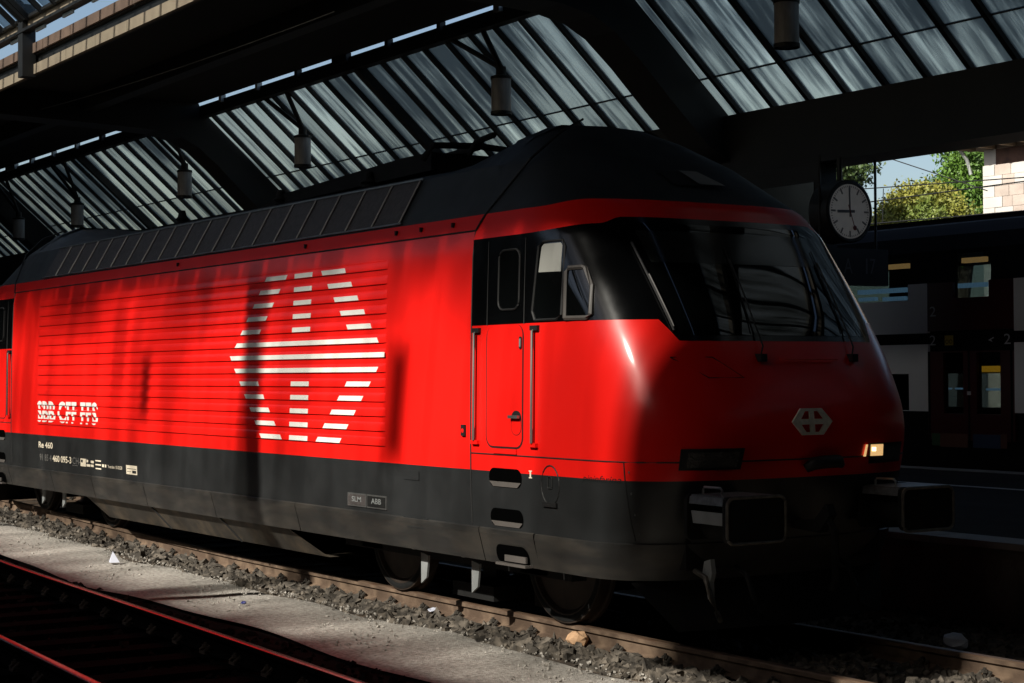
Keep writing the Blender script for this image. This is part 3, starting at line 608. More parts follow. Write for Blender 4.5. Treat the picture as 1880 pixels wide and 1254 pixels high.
lettering('91 85 4', S3, -14.27, -13.78, .945, 1.035, M['dim'], loco); lettering('460 095-3', S3, -13.73, -12.98, .945, 1.035, M['cream'], loco, bold=.02); lettering('CH-SBB', S3, -12.93, -12.35, .945, 1.035, M['dim'], loco)
MB().box(-12.93, -12.72, -1.459, -1.4562, .925, .931).build('underline', M['dim'], loco)
# inspection panels with small print
def dash(x0, x1, z0, z1, m, nm='inspection_mark'): MB().prism([S3(x0, z0), S3(x1, z0), S3(x1, z1), S3(x0, z1)], (0, -.0015, 0)).build(nm, m, loco)
pale = M['cream']
for a in ((-12.62, -12.42, .93, 1.03), (-12.39, -12.33, .99, 1.02), (-12.39, -12.25, .935, .965), (-12.23, -12.12, .985, 1.015), (-12.23, -12.13, .935, .965), (-12.06, -11.86, 1.015, 1.03), (-12.06, -11.86, .965, .98), (-12.06, -11.86, .915, .93), (-11.82, -11.75, .95, .985), (-11.72, -11.67, .95, .985)): dash(*a, pale)
dash(-12.60, -12.53, .98, 1.015, M['grey']); lettering('Yverdon 15.03.20', S3, -11.62, -11.12, .945, .985, pale, loco)
dash(-10.98, -10.62, .90, 1.01, pale); dash(-10.78, -10.65, .915, .95, M['grey']); dash(-10.95, -10.64, .965, .972, M['grey']); dash(-10.95, -10.82, .93, .936, M['grey'])
# maker plates
for x0, x1, tx, mt in ((-5.18, -4.815, 'SLM', 'filt'), (-4.80, -4.43, 'ABB', 'steel')):
    o = MB().box(x0, x1, -1.462, -1.452, .862, .985).build('maker_plate', M['alu'], loco)
    MB().box(x0+.012, x1-.012, -1.464, -1.46, .874, .973).build('plate_field', M[mt], o)
    lettering(tx, lambda a, b_: (a, -1.4655, b_), x0+.09, x1-.09, .905, .955, M['lgrey'], o, bold=.01)
MB().prism([S3(a, b_) for a, b_ in rbox(-4.10, -3.83, 1.16, 1.245, .01, 2)], (0, -.004, 0)).build('flap', M['grey'], loco)
MB().prism([side(a, b_, .012) for a, b_ in ((-4.12, .83), (-4.06, .735), (-3.74, .735), (-3.68, .83))], (0, -.006, 0)).build('jack_pad', M['grey'], loco)
# roof intake filters, one by one
fa = (1.345, 3.475); fb = (1.115, 3.88)
def filt(x0, x1, s):
    fn = lambda x, t, off: (x, s*(fa[0]+(fb[0]-fa[0])*t+off*.9), fa[1]+(fb[1]-fa[1])*t+off*.45)
    o = MB().add([fn(x0, 0, .012), fn(x1, 0, .012), fn(x1, 1, .012), fn(x0, 1, .012), fn(x0, 0, -.01), fn(x1, 0, -.01), fn(x1, 1, -.01), fn(x0, 1, -.01)], [(0, 1, 2, 3), (0, 4, 5, 1), (3, 2, 6, 7), (0, 3, 7, 4), (1, 5, 6, 2)]).build('intake_filter', M['filt'], loco)
    if s < 0: MB().tube([fn(x1, 0, .02), fn(x1, 1, .02)], .009, 4).build('filter_strip', M['alu'], o)
for s in (-1, 1):
    n = 19
    for i in range(n):
        x1 = -4.34-i*.53; filt(x1-.515, x1, s)
    for t, nm in ((-.02, 'filter_rail'), (1.02, 'filter_rail')):
        MB().tube([(-4.30, s*(fa[0]+(fb[0]-fa[0])*t+.015), fa[1]+(fb[1]-fa[1])*t+.01), (-14.42, s*(fa[0]+(fb[0]-fa[0])*t+.015), fa[1]+(fb[1]-fa[1])*t+.01)], .010, 5).build(nm, M['alu'] if s < 0 else M['steel'], loco)
# seams
def seam(pts_, r=.006, nm='panel_seam', m='rubber'): return MB().tube(pts_, r, 5).build(nm, M[m], loco)
seam([(x, -(wz(3.315)+.001), 3.315) for x in (CJ, -9, -15.54)], .009)
P(seam([side(CJ, z, .001) for z in np.linspace(.84, 3.315, 12)], .008))
P(seam([side(CJ+.01, 3.315, .003), (-2.90, -1.385, 3.385), (-2.84, -1.352, 3.47), (-2.55, -1.112, 3.9), (-2.48, -.83, 4.15), (-2.62, -.52, 4.285)], .011))
P(seam([side(x, 1.435, .001) for x in np.linspace(CJ, -.75, 16)]+[front(y, 1.435, .001) for y in np.linspace(-1.25, 1.25, 30)], .006))
P(seam([side(-.876, z, .001) for z in np.linspace(.84, 1.435, 6)], .006))
for z in (1.36, 1.2, 1.04, .89): P(MB().lathe([(.0, -.004), (.009, -.003), (.009, 0)], side(-.84, z, .001), 'y', 8).build('rivet', M['alu'], loco))
for x in (-3.35, -3.9, -4.35, -6.2, -9.5): MB().box(x-.012, x+.012, -1.40, -1.375, 3.37, 3.41).build('cover_latch', M['rubber'], loco)
# ---- cab side: door, handrails, windows
sp = lambda off: (lambda a, b_: side(a, b_, off))
def rim(outer, fn, r, m, nm, parent): return MB().tube([fn(*q) for q in outer]+[fn(*outer[0])], r, 6).build(nm, m, parent)
dgap = P(patch(rbox(-2.722, -2.158, 1.488, 2.50, .10), sp(.0015), .15, M['rubber'], 'door_gap', loco))
door = P(patch(rbox(-2.706, -2.174, 1.504, 2.50, .085), sp(.004), .15, M['red'], 'door', loco))
P(seam([side(-2.715, z, .001) for z in (2.5, 2.8, 3.2)], .005)); P(seam([side(-2.16, z, .001) for z in (2.5, 2.8, 3.2)], .005))
hr = patch(rbox(-2.33, -2.18, 1.60, 1.80, .065), sp(.005), .08, M['rubber'], 'handle_recess', door)
hr2 = patch(rbox(-2.325, -2.185, 1.605, 1.75, .06), sp(.0065), .08, M['red'], 'handle_bowl', door)
MB().box(-2.33, -2.19, -1.50, -1.475, 1.738, 1.762).build('door_handle', M['alu'], door)
MB().prism([side(a, b_, .006) for a, b_ in rbox(-2.215, -2.180, 2.30, 2.40, .014, 3)], (0, -.006, 0)).build('door_lock', M['rubber'], door)
MB().prism([side(a, b_, .012) for a, b_ in rbox(-2.208, -2.187, 2.315, 2.385, .009, 3)], (0, -.003, 0)).build('lock_plate', M['lgrey'], door)
P(MB().prism([side(a, b_, .002) for a, b_ in ((-2.60, 1.445), (-2.25, 1.445), (-2.25, 1.487), (-2.60, 1.487))], (0, -.012, 0)).build('door_sill', M['red'], loco))
for x in (-2.87, -1.995):
    rec = P(patch(rbox(x-.062, x+.062, 1.50, 2.485, .02), sp(.0015), .2, M['red'], 'handrail_recess', loco))
    MB().add([side(x-.062, 1.5, .002), side(x-.022, 1.52, .003), side(x-.022, 2.47, .003), side(x-.062, 2.485, .002)], [(0, 1, 2, 3)]).build('recess_lip', M['void'], rec)  # dark strip painted for the shaded side of the recess
    MB().tube([side(x, z, o_) for z, o_ in ((1.53, .01), (1.545, .035), (2.44, .035), (2.455, .01))], .011, 8).build('handrail', M['frame'], rec, smooth=True)
    MB().box(x-.045, x+.06, -1.475, -1.446, 2.445, 2.485).build('handrail_bracket', M['rubber'], rec)
    MB().box(x-.05, x+.05, -1.49, -1.452, 1.512, 1.545).build('handrail_bracket', M['red'], rec)
w1 = P(patch(rbox(-2.535, -2.245, 2.635, 3.105, .07), sp(.004), .1, M['wind'], 'door_window', loco)); rim(rbox(-2.545, -2.235, 2.625, 3.115, .075), sp(.004), .010, M['rubber'], 'window_seal', w1)
W2 = [sidepx(*q) for q in ((983, 588), (1022, 586), (1031, 578), (1038, 452), (1034, 441), (998, 444), (990, 452), (978, 572))]
w2 = P(patch(W2, sp(.004), .06, M['wind'], 'side_window', loco)); rim(W2, sp(.004), .012, M['rubber'], 'window_seal', w2)
bp = patch([sidepx(*q) for q in ((990, 500), (1031, 498), (1034, 450), (1031, 445), (1000, 448), (996, 453))], sp(.007), .05, M['pale'], 'white_blind', w2)
ww = [sidepx(*q) for q in ((1039, 584), (1079, 583), (1086, 577), (1089, 524), (1076, 492), (1071, 490), (1046, 492), (1041, 500))]
w3 = P(patch(ww, sp(.006), .04, M['wind'], 'sliding_window', loco)); rim(ww, sp(.010), .020, M['frame'], 'window_frame', w3)
# ---- lower side of the cab: step holes, flap, marks
for x, z0, z1 in ((-2.43, 1.17, 1.325), (-2.42, .845, .995)):
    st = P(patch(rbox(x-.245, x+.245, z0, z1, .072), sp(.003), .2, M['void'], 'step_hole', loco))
    MB().prism([side(a, z0+b_, .004) for a, b_ in ((x-.18, .004), (x+.18, .004), (x+.235, .045), (x-.235, .045))], (0, -.003, 0)).build('step_tread', M['frame'], st)
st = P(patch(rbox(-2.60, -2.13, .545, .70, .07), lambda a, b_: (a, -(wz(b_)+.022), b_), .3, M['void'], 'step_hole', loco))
MB().box(-2.56, -2.12, -1.475, -1.38, .535, .555).build('step_tread', M['frame'], st); MB().box(-2.45, -2.14, -1.458, -1.44, .57, .62).build('step_guard', M['frame'], st)
fl = P(rim([(-1.78+.125*math.cos(a), 1.22+.155*math.sin(a)) for a in np.linspace(0, 2*math.pi, 24)[:-1]], sp(.001), .006, M['rubber'], 'filler_flap', loco))
MB().box(-1.875, -1.685, -1.475, -1.458, 1.05, 1.085).build('flap_hinge', M['rubber'], fl)
lt = rim(rbox(-1.81, -1.755, 1.195, 1.285, .01, 2), sp(.004), .006, M['rubber'], 'flap_latch', fl)
MB().prism([side(a, b_, .003) for a, b_ in ((-2.065, 1.262), (-2.045, 1.262), (-2.045, 1.32), (-2.065, 1.32))], (0, -.002, 0)).build('mark', M['cream'], loco)
for z in (1.262, 1.316): dash(-2.078, -2.032, z, z+.008, M['cream'], 'mark')
lettering('pininfarina', S3, -1.345, -.905, 1.26, 1.325, M['rubber'], loco, shear=.35)
o = MB().box(-3.095, -3.035, -1.478, -1.458, 1.575, 1.67).build('charging_socket', M['rubber'], loco); MB().lathe([(.0, -.004), (.02, 0)], (-3.065, -1.48, 1.62), 'y', 10).build('socket_plug', M['red'], o)
# ---- front: windscreen, wipers, lamps, badge
fz = [z for z in np.linspace(2.385, 3.285, 24)]
b = MB(); uu = [u for u in np.linspace(.362, .638, 60)]
b.grid(lambda u, t: nose(u, 2.385+t*.90, .004), uu, list(np.linspace(0, 1, 24))); ws = P(b.build('windscreen', M['wind'], loco, smooth=True))
b = MB(); b.grid(lambda u, t: nose(u, 2.96+t*.26, .0065), [u for u in np.linspace(.372, .628, 50)], list(np.linspace(0, 1, 8))); b.build('sun_blind', M['blind'], ws, smooth=True)
wp = P(MB().tube([nose(.352, z, .02) for z in np.linspace(3.12, 2.42, 10)], .012, 6).build('wiper', M['rubber'], loco)); MB().tube([nose(.355, z, .035) for z in np.linspace(2.86, 2.45, 6)], .007, 5).build('wiper_blade', M['frame'], wp)
for yy in (-.35, .62):
    wp = P(MB().tube([front(yy, 2.22, .02), front(yy+.04, 2.30, .045), front(yy+.10, 2.75, .04), front(yy+.14, 3.0, .03)], .007, 6).build('wiper', M['rubber'], loco))
    MB().tube([front(yy+.02, 2.42, .025), front(yy+.16, 3.1, .02)], .005, 5).build('wiper_blade', M['rubber'], wp); MB().box(*[c for c in (front(yy, 2.2)[0]-.02, front(yy, 2.2)[0]+.05, yy-.03, yy+.03, 2.18, 2.24)]).build('wiper_motor', M['rubber'], wp)
P(seam([front(-1.10, 2.215, .002), front(-.78, 2.215, .002), front(-.56, 2.06, .002), front(-.86, 2.06, .002), front(-1.10, 2.215, .002)], .005))
P(MB().tube([front(y, 2.20, .035) for y in np.linspace(-.18, .42, 8)], .010, 6).build('grab_rail', M['red'], loco))
def front_frame(y0, y1, z0, z1, nm, m, off, parent=loco): return patch([(y0, z0), (y1, z0), (y1+.02*(1 if y0 < 0 else 0), z1), (y0-.02*(1 if y0 > 0 else 0), z1)], lambda a, b_: front(a, b_, off), .04, m, nm, parent)
for s in (-1, 1):
    a, c = (-1.14, -.66) if s < 0 else (.66, 1.14)
    h = P(front_frame(a, c, 1.375, 1.535, 'headlight', M['rubber'], .004)); front_frame(a+.05, c-.04, 1.395, 1.51, 'headlight_lens', M['lens'], .008, h)
def fpatch(q, m, off, nm, parent): return patch([frontpx(*c) for c in q], lambda a, b_: front(a, b_, off), .03, M[m], nm, parent)
h = fpatch(((1596, 837), (1619, 836), (1620, 815), (1597, 816)), 'lamp', .011, 'lit_headlight', loco)
fpatch(((1599, 828), (1606, 828), (1606, 821), (1599, 821)), 'lamp2', .014, 'bulb', h); fpatch(((1583, 838), (1588, 838), (1592, 816), (1588, 816)), 'lamp', .011, 'side_lens', h)
def hexa(yc, zc, rw, rh): return [(yc-rw, zc), (yc-rw*.52, zc-rh), (yc+rw*.52, zc-rh), (yc+rw, zc), (yc+rw*.52, zc+rh), (yc-rw*.52, zc+rh)]
BY, BZ2 = 0., 1.72
bd = MB(); oh = hexa(BY, BZ2, .205, .102); ih = hexa(BY, BZ2, .135, .102*.78)
fo = lambda q, off: front(q[0], q[1], off)
for i in range(6):
    j = (i+1) % 6; q = [fo(oh[i], .012), fo(oh[j], .012), fo(ih[j], .012), fo(ih[i], .012)]; bd.prism(q, (.016, 0, 0))
for y0, y1, z0, z1 in ((-.022, .022, BZ2-.10, BZ2+.10), (-.13, -.022, BZ2-.021, BZ2+.021), (.022, .13, BZ2-.021, BZ2+.021)): bd.prism([fo(q, .013) for q in ((y0, z0), (y1, z0), (y1, z1), (y0, z1))], (.016, 0, 0))
P(bd.build('badge', M['badge'], loco))
P(MB().tube([front(-.05, 1.36, .03), front(.0, 1.40, .06), (front(.1, 1.41, .075)), (front(.25, 1.41, .07)), front(.32, 1.38, .03)], [.035, .05, .05, .05, .03], 8).build('socket_cover', M['rubber'], loco, smooth=True))
# third lamp housing in the cab roof
tl = P(MB().add([(-1.98, -.22, 3.80), (-1.76, -.20, 3.66), (-1.76, .34, 3.66), (-1.98, .22, 3.80), (-2.15, -.16, 3.74), (-2.15, .16, 3.74)], [(0, 1, 2, 3), (0, 3, 5, 4)]).build('top_lamp_hood', M['rubber'], loco))
MB().add([(-1.99, .02, 3.812), (-1.745, .05, 3.675), (-1.745, .33, 3.675), (-1.97, .20, 3.81)], [(0, 1, 2, 3)]).build('top_lamp_glass', M['lgrey'], tl)
# ---- running gear and buffers
MB().box(-1.05, -.66, -1.0, 1.0, .62, 1.22).build('buffer_beam', M['steel'], loco); MB().box(-17.9, -17.45, -1.0, 1.0, .62, 1.22).build('buffer_beam', M['steel'], loco)
for s in (-1, 1):
    yc = .875*s
    bf = P(MB().prism([(-.50, a+yc, b_) for a, b_ in rbox(-.27, .27, .87, 1.21, .05)], (.035, 0, 0)).build('buffer', M['steel'], loco))
    MB().prism([(-.06, a+yc, b_) for a, b_ in rbox(-.275, .275, .87, 1.20, .06)], (.055, 0, 0)).build('buffer_plate', M['steel'], bf)
    rr = rbox(-.275, .275, .87, 1.20, .06); MB().tube([(-.005, a+yc, b_) for a, b_ in rr]+[(-.005, rr[0][0]+yc, rr[0][1])], .013, 6).build('plate_rim', M['bufrim'], bf)
    MB().prism([(-.47, yc-.23, 1.185), (-.07, yc-.245, 1.185), (-.07, yc+.23, 1.185), (-.47, yc+.22, 1.185)], (0, 0, .022)).build('step_top', M['buftop'], bf)
    MB().prism([(-.47, yc-.235, 1.195), (-.07, yc-.25, 1.195), (-.07, yc-.26, 1.14), (-.47, yc-.245, 1.14)], (0, -.008, 0)).build('step_side', M['buftop'], bf)
    if s < 0: MB().prism([(-.44, yc-.24, 1.09), (-.07, yc-.255, 1.09), (-.07, yc-.255, 1.0), (-.42, yc-.24, 1.0)], (0, -.012, 0)).build('number_plate', M['lgrey'], bf)
    MB().tube([(-.40, yc-.17, 1.20), (-.40, yc-.17, 1.245), (-.385, yc-.17, 1.26), (-.20, yc-.17, 1.26), (-.185, yc-.17, 1.245), (-.185, yc-.17, 1.20)], .010, 6).build('grab_handle', M['alu'], bf)
    MB().tube([(-.5, yc, 1.02), (-.06, yc, 1.02)], [.17, .13], 14).build('buffer_stem', M['steel'], bf, smooth=True)
hk = P(MB().prism([(-.62, -.04, .95), (-.30, -.04, .98), (-.18, -.04, 1.10), (-.14, -.04, 1.02), (-.25, -.04, .88), (-.62, -.04, .90)], (0, .08, 0)).build('draw_hook', M['steel'], loco)); MB().tube([(-.2, 0, 1.0), (-.12, 0, .9), (-.12, 0, .55), (-.16, 0, .45)], .03, 8).build('coupling_screw', M['steel'], hk)
for yy in (-.95, -.55, .5):
    P(MB().tube([(-.62, yy, .62), (-.50, yy, .58), (-.42, yy, .42), (-.45, yy+.10, .26), (-.56, yy+.16, .30)], .022, 8).build('air_hose', M['bufrim'] if yy == -.95 else M['rubber'], loco, smooth=True))
hc = px(1301, 1064, 'x', -.48); hy, hz = float(hc[1]), float(hc[2])
P(MB().prism([(-.53, hy, hz+.13), (-.46, hy, hz+.15), (-.44, hy, hz+.05), (-.465, hy, hz-.02), (-.46, hy, hz-.13), (-.49, hy, hz-.15), (-.51, hy, hz-.02), (-.555, hy, hz+.04)], (0, .04, 0)).build('hose_cock', M['lgrey'], loco))
P(MB().add([(-.95, -1.30, .52), (-.70, -1.05, .16), (-.55, 0, .16), (-.70, 1.05, .16), (-.95, 1.30, .52), (-.75, 0, .60)], [(0, 1, 2, 5), (5, 2, 3, 4)]).build('snow_plough', M['steel'], loco))
def bogie(xc):
    zo = gzf(xc)
    for s in (-1, 1):
        MB().box(xc-1.95, xc+1.95, s*1.05-.07, s*1.05+.07, zo+.42, zo+.66).build('bogie_frame', M['steel'], loco)
        for dx in (-1.4, 1.4):
            z = gzf(xc+dx)+.55
            wl = MB().lathe([(0, s*.70), (.43, s*.72), (.46, s*.69), (.578, s*.685), (.575, s*.715), (.55, s*.72), (.55, s*.82), (.47, s*.825), (.44, s*.79), (.12, s*.80), (.11, s*.86), (0, s*.86)], (xc+dx, 0, z), 'y', 40).build('wheel', M['wheel'], loco, smooth=True, angle=30)
            MB().lathe([(.485, s*.826), (.51, s*.829), (.535, s*.826)], (xc+dx, 0, z), 'y', 40).build('tyre_ring', M['steel'], wl)
            MB().box(xc+dx-.20, xc+dx+.20, s*1.0-.12, s*1.0+.12, z-.12, z+.16).build('axle_box', M['steel'], loco)
    for dx in (-.23, .64):
        x = xc+dx
        MB().prism([(x-.065, -1.22, zo+.20), (x+.03, -1.22, zo+.26), (x+.065, -1.22, zo+.46), (x-.065, -1.22, zo+.48)], (0, .02, 0)).build('grey_bracket', M['lgrey'], loco)
        MB().tube([(x-.22, -1.20, zo+.50), (x-.20, -1.21, zo+.62)], .028, 8).build('valve', M['alu'], loco)
        MB().tube([(x-.30, -1.20, zo+.56), (x-.12, -1.20, zo+.57)], .016, 6).build('valve_pipe', M['alu'], loco)
    for dx in (.0, .85):
        MB().box(xc+dx-.13, xc+dx+.10, -.66, -.52, zo+.06, zo+.5).build('track_brake', M['steel'], loco)
    MB().box(xc-.35, xc+.35, -.85, .85, zo+.07, zo+.2).build('rail_brake', M['steel'], loco)
bogie(-3.92); bogie(-14.6)
# lowered current collector on the roof
pn = MB().tube([(-9.4, 0, 4.13), (-8.2, 0, 4.22), (-5.12, 0, 4.36)], [.05, .05, .035], 8).build('pantograph_arm', M['steel'], loco)
for s in (-1, 1): MB().tube([(-5.3, s*.55, 4.22), (-5.18, s*.5, 4.35), (-5.14, 0, 4.37)], .035, 6).build('collector_head', M['steel'], pn)
MB().prism([(-9.2, -.5, 4.05), (-5.3, -.45, 4.12), (-5.3, -.45, 4.30), (-5.9, -.45, 4.30), (-8.8, -.5, 4.16)], (0, .9, 0)).build('pantograph_base', M['steel'], loco)
MB().tube([(-4.75, -.35, 4.22), (-4.62, -.35, 4.33), (-4.3, -.35, 4.36)], .03, 6).build('roof_hose', M['steel'], loco)
for x in (-6.5, -8.6, -11.5): MB().lathe([(.06, 0), (.09, .03), (.06, .06), (.09, .09), (.06, .12), (.04, .2), (0, .2)], (x, -.5, 4.02), n=12).build('insulator', M['steel'], loco)
# second cab = mirrored copies of the cab parts
for o in ends:
    if o.name.startswith('lit'): continue
    c = o.copy(); COL.objects.link(c); c.matrix_basis = Matrix.Translation((-18.5, 0, 0)) @ Matrix.Diagonal((-1, 1, 1, 1)) @ o.matrix_basis
    for ch in list(o.children):
        d = ch.copy(); COL.objects.link(d); d.parent = c; d.matrix_parent_inverse = Matrix.Identity(4)

# ------------------------------------------------------------------ double-deck coach beyond the platform
coach = thing('double_deck_coach', 'grey and dark red double-deck coach standing at the far platform edge', 'coach', (-12, 13.3, 0))
CYs = 12.0
def cpx(x, y): p = px(x, y, 'y', CYs); return p[0], p[2]
def panel(x0, x1, z0, z1, m, nm, off=0., th=.04): return MB().box(x0, x1, CYs-off, CYs-off+th, z0, z1).build(nm, M[m], coach)
def holed(x0, x1, z0, z1, holes, m, nm, y0, y1):
    holes = [(max(h[0], x0), min(h[1], x1), max(h[2], z0), min(h[3], z1)) for h in holes if h[0] < x1 and h[1] > x0 and h[2] < z1 and h[3] > z0]
    b = MB(); xs = sorted({x0, x1}|{h[0] for h in holes}|{h[1] for h in holes}); zs = sorted({z0, z1}|{h[2] for h in holes}|{h[3] for h in holes})
    for i in range(len(xs)-1):
        for j in range(len(zs)-1):
            cx_, cz_ = (xs[i]+xs[i+1])/2, (zs[j]+zs[j+1])/2
            if not any(h[0] < cx_ < h[1] and h[2] < cz_ < h[3] for h in holes): b.box(xs[i], xs[i+1], y0, y1, zs[j], zs[j+1])
    return b.build(nm, M[m], coach)
UW = [(-13.3, -10.95, 3.27, 3.98), (-9.98, -9.24, 3.27, 3.98), (-8.2, -5.8, 3.27, 3.98), (-16.4, -14.0, 3.27, 3.98), (-5.2, -3., 3.27, 3.98)]
LW = [(-13.3, -10.95, 1.46, 2.06), (-8.2, -5.8, 1.46, 2.06), (-16.4, -14.0, 1.46, 2.06)]
DW = [(-10.20, -9.78, 1.42, 2.40), (-9.50, -9.02, 1.42, 2.40)]
for yy, nm in ((CYs+.05, 'side_frame'), (14.65, 'side_frame')): holed(-36, 16, .25, 4.05, UW+LW+DW, 'cblk', nm, yy, yy+.06)
for z0, z1, holes in ((2.72, 3.53, UW), (1.45, 2.54, LW)):
    for x0, x1 in ((-36, -10.53), (-8.74, 16)): holed(x0, x1, z0, z1, [h for h in holes], 'cwhite', 'light_panel', CYs-.01, CYs+.05)
holed(-10.53, -8.74, 1.0, 3.53, UW+DW+[(-10.53, -8.74, 2.42, 2.75)], 'cred', 'vestibule_panel', CYs-.005, CYs+.05)
for h in UW+LW+DW:
    for yy in (CYs+.06, 14.70): MB().box(h[0], h[1], yy, yy+.01, h[2], h[3]).build('window_pane', M['pane'], coach)
rr = [(12.05, 4.05), (12.12, 4.30), (12.4, 4.50), (12.9, 4.58), (13.9, 4.58), (14.4, 4.5), (14.68, 4.3), (14.75, 4.05)]
MB().prism([(-36, y, z) for y, z in rr], (52, 0, 0)).build('roof', M['cblk'], coach); MB().box(-36, 16, 12.12, 14.64, .05, 1.0).build('underframe', M['cblk'], coach); MB().box(-36, 16, 12.12, 14.6, 2.52, 2.62).build('deck_floor', M['cblk'], coach)
for i in range(6): MB().box(-36, 16, 12.2+.35*i, 12.23+.35*i, 4.53+.02*min(i, 2), 4.585+.02*min(i, 2)).build('roof_bead', M['cblk'], coach)
def lampbar(x0, y0, x1, y1, m, dy=.35, nm='interior_lamp'):
    a = px(x0, y0, 'y', CYs+dy); c = px(x1, y1, 'y', CYs+dy); MB().box(a[0], c[0], CYs+dy, CYs+dy+.08, min(a[2], c[2]), max(a[2], c[2])).build(nm, M[m], coach)
lampbar(1618, 487, 1668, 492, 'ceil'); lampbar(1765, 474, 1808, 480, 'ceil'); lampbar(1574, 533, 1664, 536, 'cool', .2); lampbar(1576, 547, 1606, 552, 'cool', .2); lampbar(1620, 546, 1660, 551, 'cool', .2)  # bluish bars: pane reflections painted as glowing strips
lampbar(1754, 521, 1808, 526, 'cool', .25); lampbar(1801, 672, 1838, 683, 'ledlit', .3, 'amber_display'); lampbar(1810, 713, 1838, 717, 'cool', .3); lampbar(1734, 712, 1742, 715, 'cool', .3); lampbar(1753, 712, 1762, 715, 'cool', .3)
cl_ = lambda a, b_: (a, CYs-.008, b_)
for x, y in ((1713, 572), (1713, 625), (1850, 622)):
    X, Z = cpx(x, y); lettering('2', cl_, X-.065, X+.065, Z-.08, Z+.08, M['cnum'], coach, 'class_numeral')
X, Z = cpx(1743, 625); o = panel(X-.09, X+.09, Z-.08, Z+.08, 'yel', 'bicycle_sign', .012, .004)
for dx in (-.04, .04): MB().lathe([(.025, 0), (.034, -.002), (.034, 0)], (X+dx, CYs-.013, Z-.02), 'y', 12).build('pictogram', M['cblk'], o)
X, Z = cpx(1820, 622); MB().prism([cl_(X-.06, Z-.02), cl_(X+.05, Z+.03), cl_(X+.06, Z+.01), cl_(X+.0, Z-.01), cl_(X+.03, Z-.05), cl_(X-.02, Z-.03)], (0, .002, 0)).build('pictogram', M['cnum'], coach)
for a, mt in ((((1712, 795), (1727, 818)), 'greenad'), (((1727, 795), (1778, 822)), 'orangead'), (((1787, 797), (1838, 824)), 'bluead'), (((1838, 797), (1850, 824)), 'orangead')):
    (xa, za), (xb, zb) = cpx(*a[0]), cpx(*a[1]); panel(xa, xb, zb, za, mt, 'door_poster', .012, .004)
xa, za = cpx(1800, 815); lettering('gar', cl_, xa-.02, xa+.32, za, za+.10, M['cnum'], coach, 'poster_lettering', shear=.3)
for x in (-10.50, -9.66, -8.80): panel(x-.02, x+.02, .98, 2.42, 'cblk', 'door_edge', .01, .02)
panel(-9.70, -9.62, 1.72, 1.78, 'cnum', 'door_button', .012, .01)

# ------------------------------------------------------------------ clock, sign, indicator on the platform
CC = px(1561, 388, 'y', 8.55); ck = thing('platform_clock', 'round station clock in a black drum case above the platform', 'clock', tuple(CC))
MB().lathe([(0, -.42), (.40, -.42), (.455, -.38), (.455, -.02), (.43, .0), (.405, .0), (.395, -.015), (0, -.015)], tuple(CC), 'x', 48).build('clock_case', M['iron'], ck, smooth=True, angle=30)
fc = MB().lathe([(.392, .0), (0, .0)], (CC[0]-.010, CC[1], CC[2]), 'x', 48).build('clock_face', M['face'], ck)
def hand(ang, r0, r1, w_, m, off, nm='clock_hand'):
    d = (math.sin(ang), math.cos(ang)); n2 = (d[1], -d[0]); q = [(CC[0]-.01+off, CC[1]+d[0]*r+n2[0]*s*w_, CC[2]+d[1]*r+n2[1]*s*w_) for r, s in ((r0, -1), (r1, -1), (r1, 1), (r0, 1))]
    MB().prism(q, (.003, 0, 0)).build(nm, M[m], fc)
for k in range(60):
    if k % 5 == 0: hand(k*math.pi/30, .28, .37, .013, 'hand', .002, 'hour_mark')
    else: hand(k*math.pi/30, .345, .37, .005, 'hand', .002, 'minute_mark')
hand(math.radians(-2), -.08, .34, .014, 'hand', .006); hand(math.radians(-92), -.09, .25, .020, 'hand', .009); hand(math.radians(160), -.1, .24, .006, 'sechand', .012); 
a = math.radians(160); MB().lathe([(0, .004), (.036, .004), (.036, 0)], (CC[0]+.003, CC[1]+.25*math.sin(a), CC[2]+.25*math.cos(a)), 'x', 16).build('second_disc', M['sechand'], fc)
MB().tube([(CC[0]-.21, CC[1], CC[2]+.42), (CC[0]-.21, CC[1], 5.2)], .04, 8).build('clock_hanger', M['iron'], ck)
sg = thing('platform_sign', 'dark hanging sign with letter A and track number 17', 'sign', (-8.6, 8.55, 3.3))
MB().box(CC[0]-.25, CC[0]-.05, 7.95, 9.35, 3.35, 3.88).build('sign_box', M['iron'], sg)
for yy in (8.1, 9.2): MB().tube([(CC[0]-.15, yy, 3.88), (CC[0]-.15, yy, 5.2)], .02, 6).build('sign_hanger', M['iron'], sg)
sf = lambda a, b_: (CC[0]-.046, a, b_)
pA = px(1557, 488, 'x', CC[0]-.05); pB = px(1598, 489, 'x', CC[0]-.05)
lettering('A', sf, pA[1]-.085, pA[1]+.085, pA[2]-.11, pA[2]+.11, M['signtxt'], sg); lettering('1', sf, pB[1]-.095, pB[1]-.06, pB[2]-.11, pB[2]+.11, M['signtxt'], sg); lettering('7', sf, pB[1]-.01, pB[1]+.10, pB[2]-.11, pB[2]+.11, M['signtxt'], sg)
ib = thing('indicator_board', 'black departure indicator cabinet hanging behind the clock', 'indicator board', (-9.9, 8.8, 3.9))
MB().box(-11.9, -9.42, 8.6, 8.95, 3.2, 5.185).build('cabinet', M['iron'], ib); MB().box(-10.85, -9.52, 8.585, 8.602, 3.3, 4.9).build('screen', M['black'], ib)
for x in (-10.7, -9.7): MB().tube([(x, 8.78, 5.18), (x, 8.78, 5.24)], .04, 6).build('hanger', M['iron'], ib)

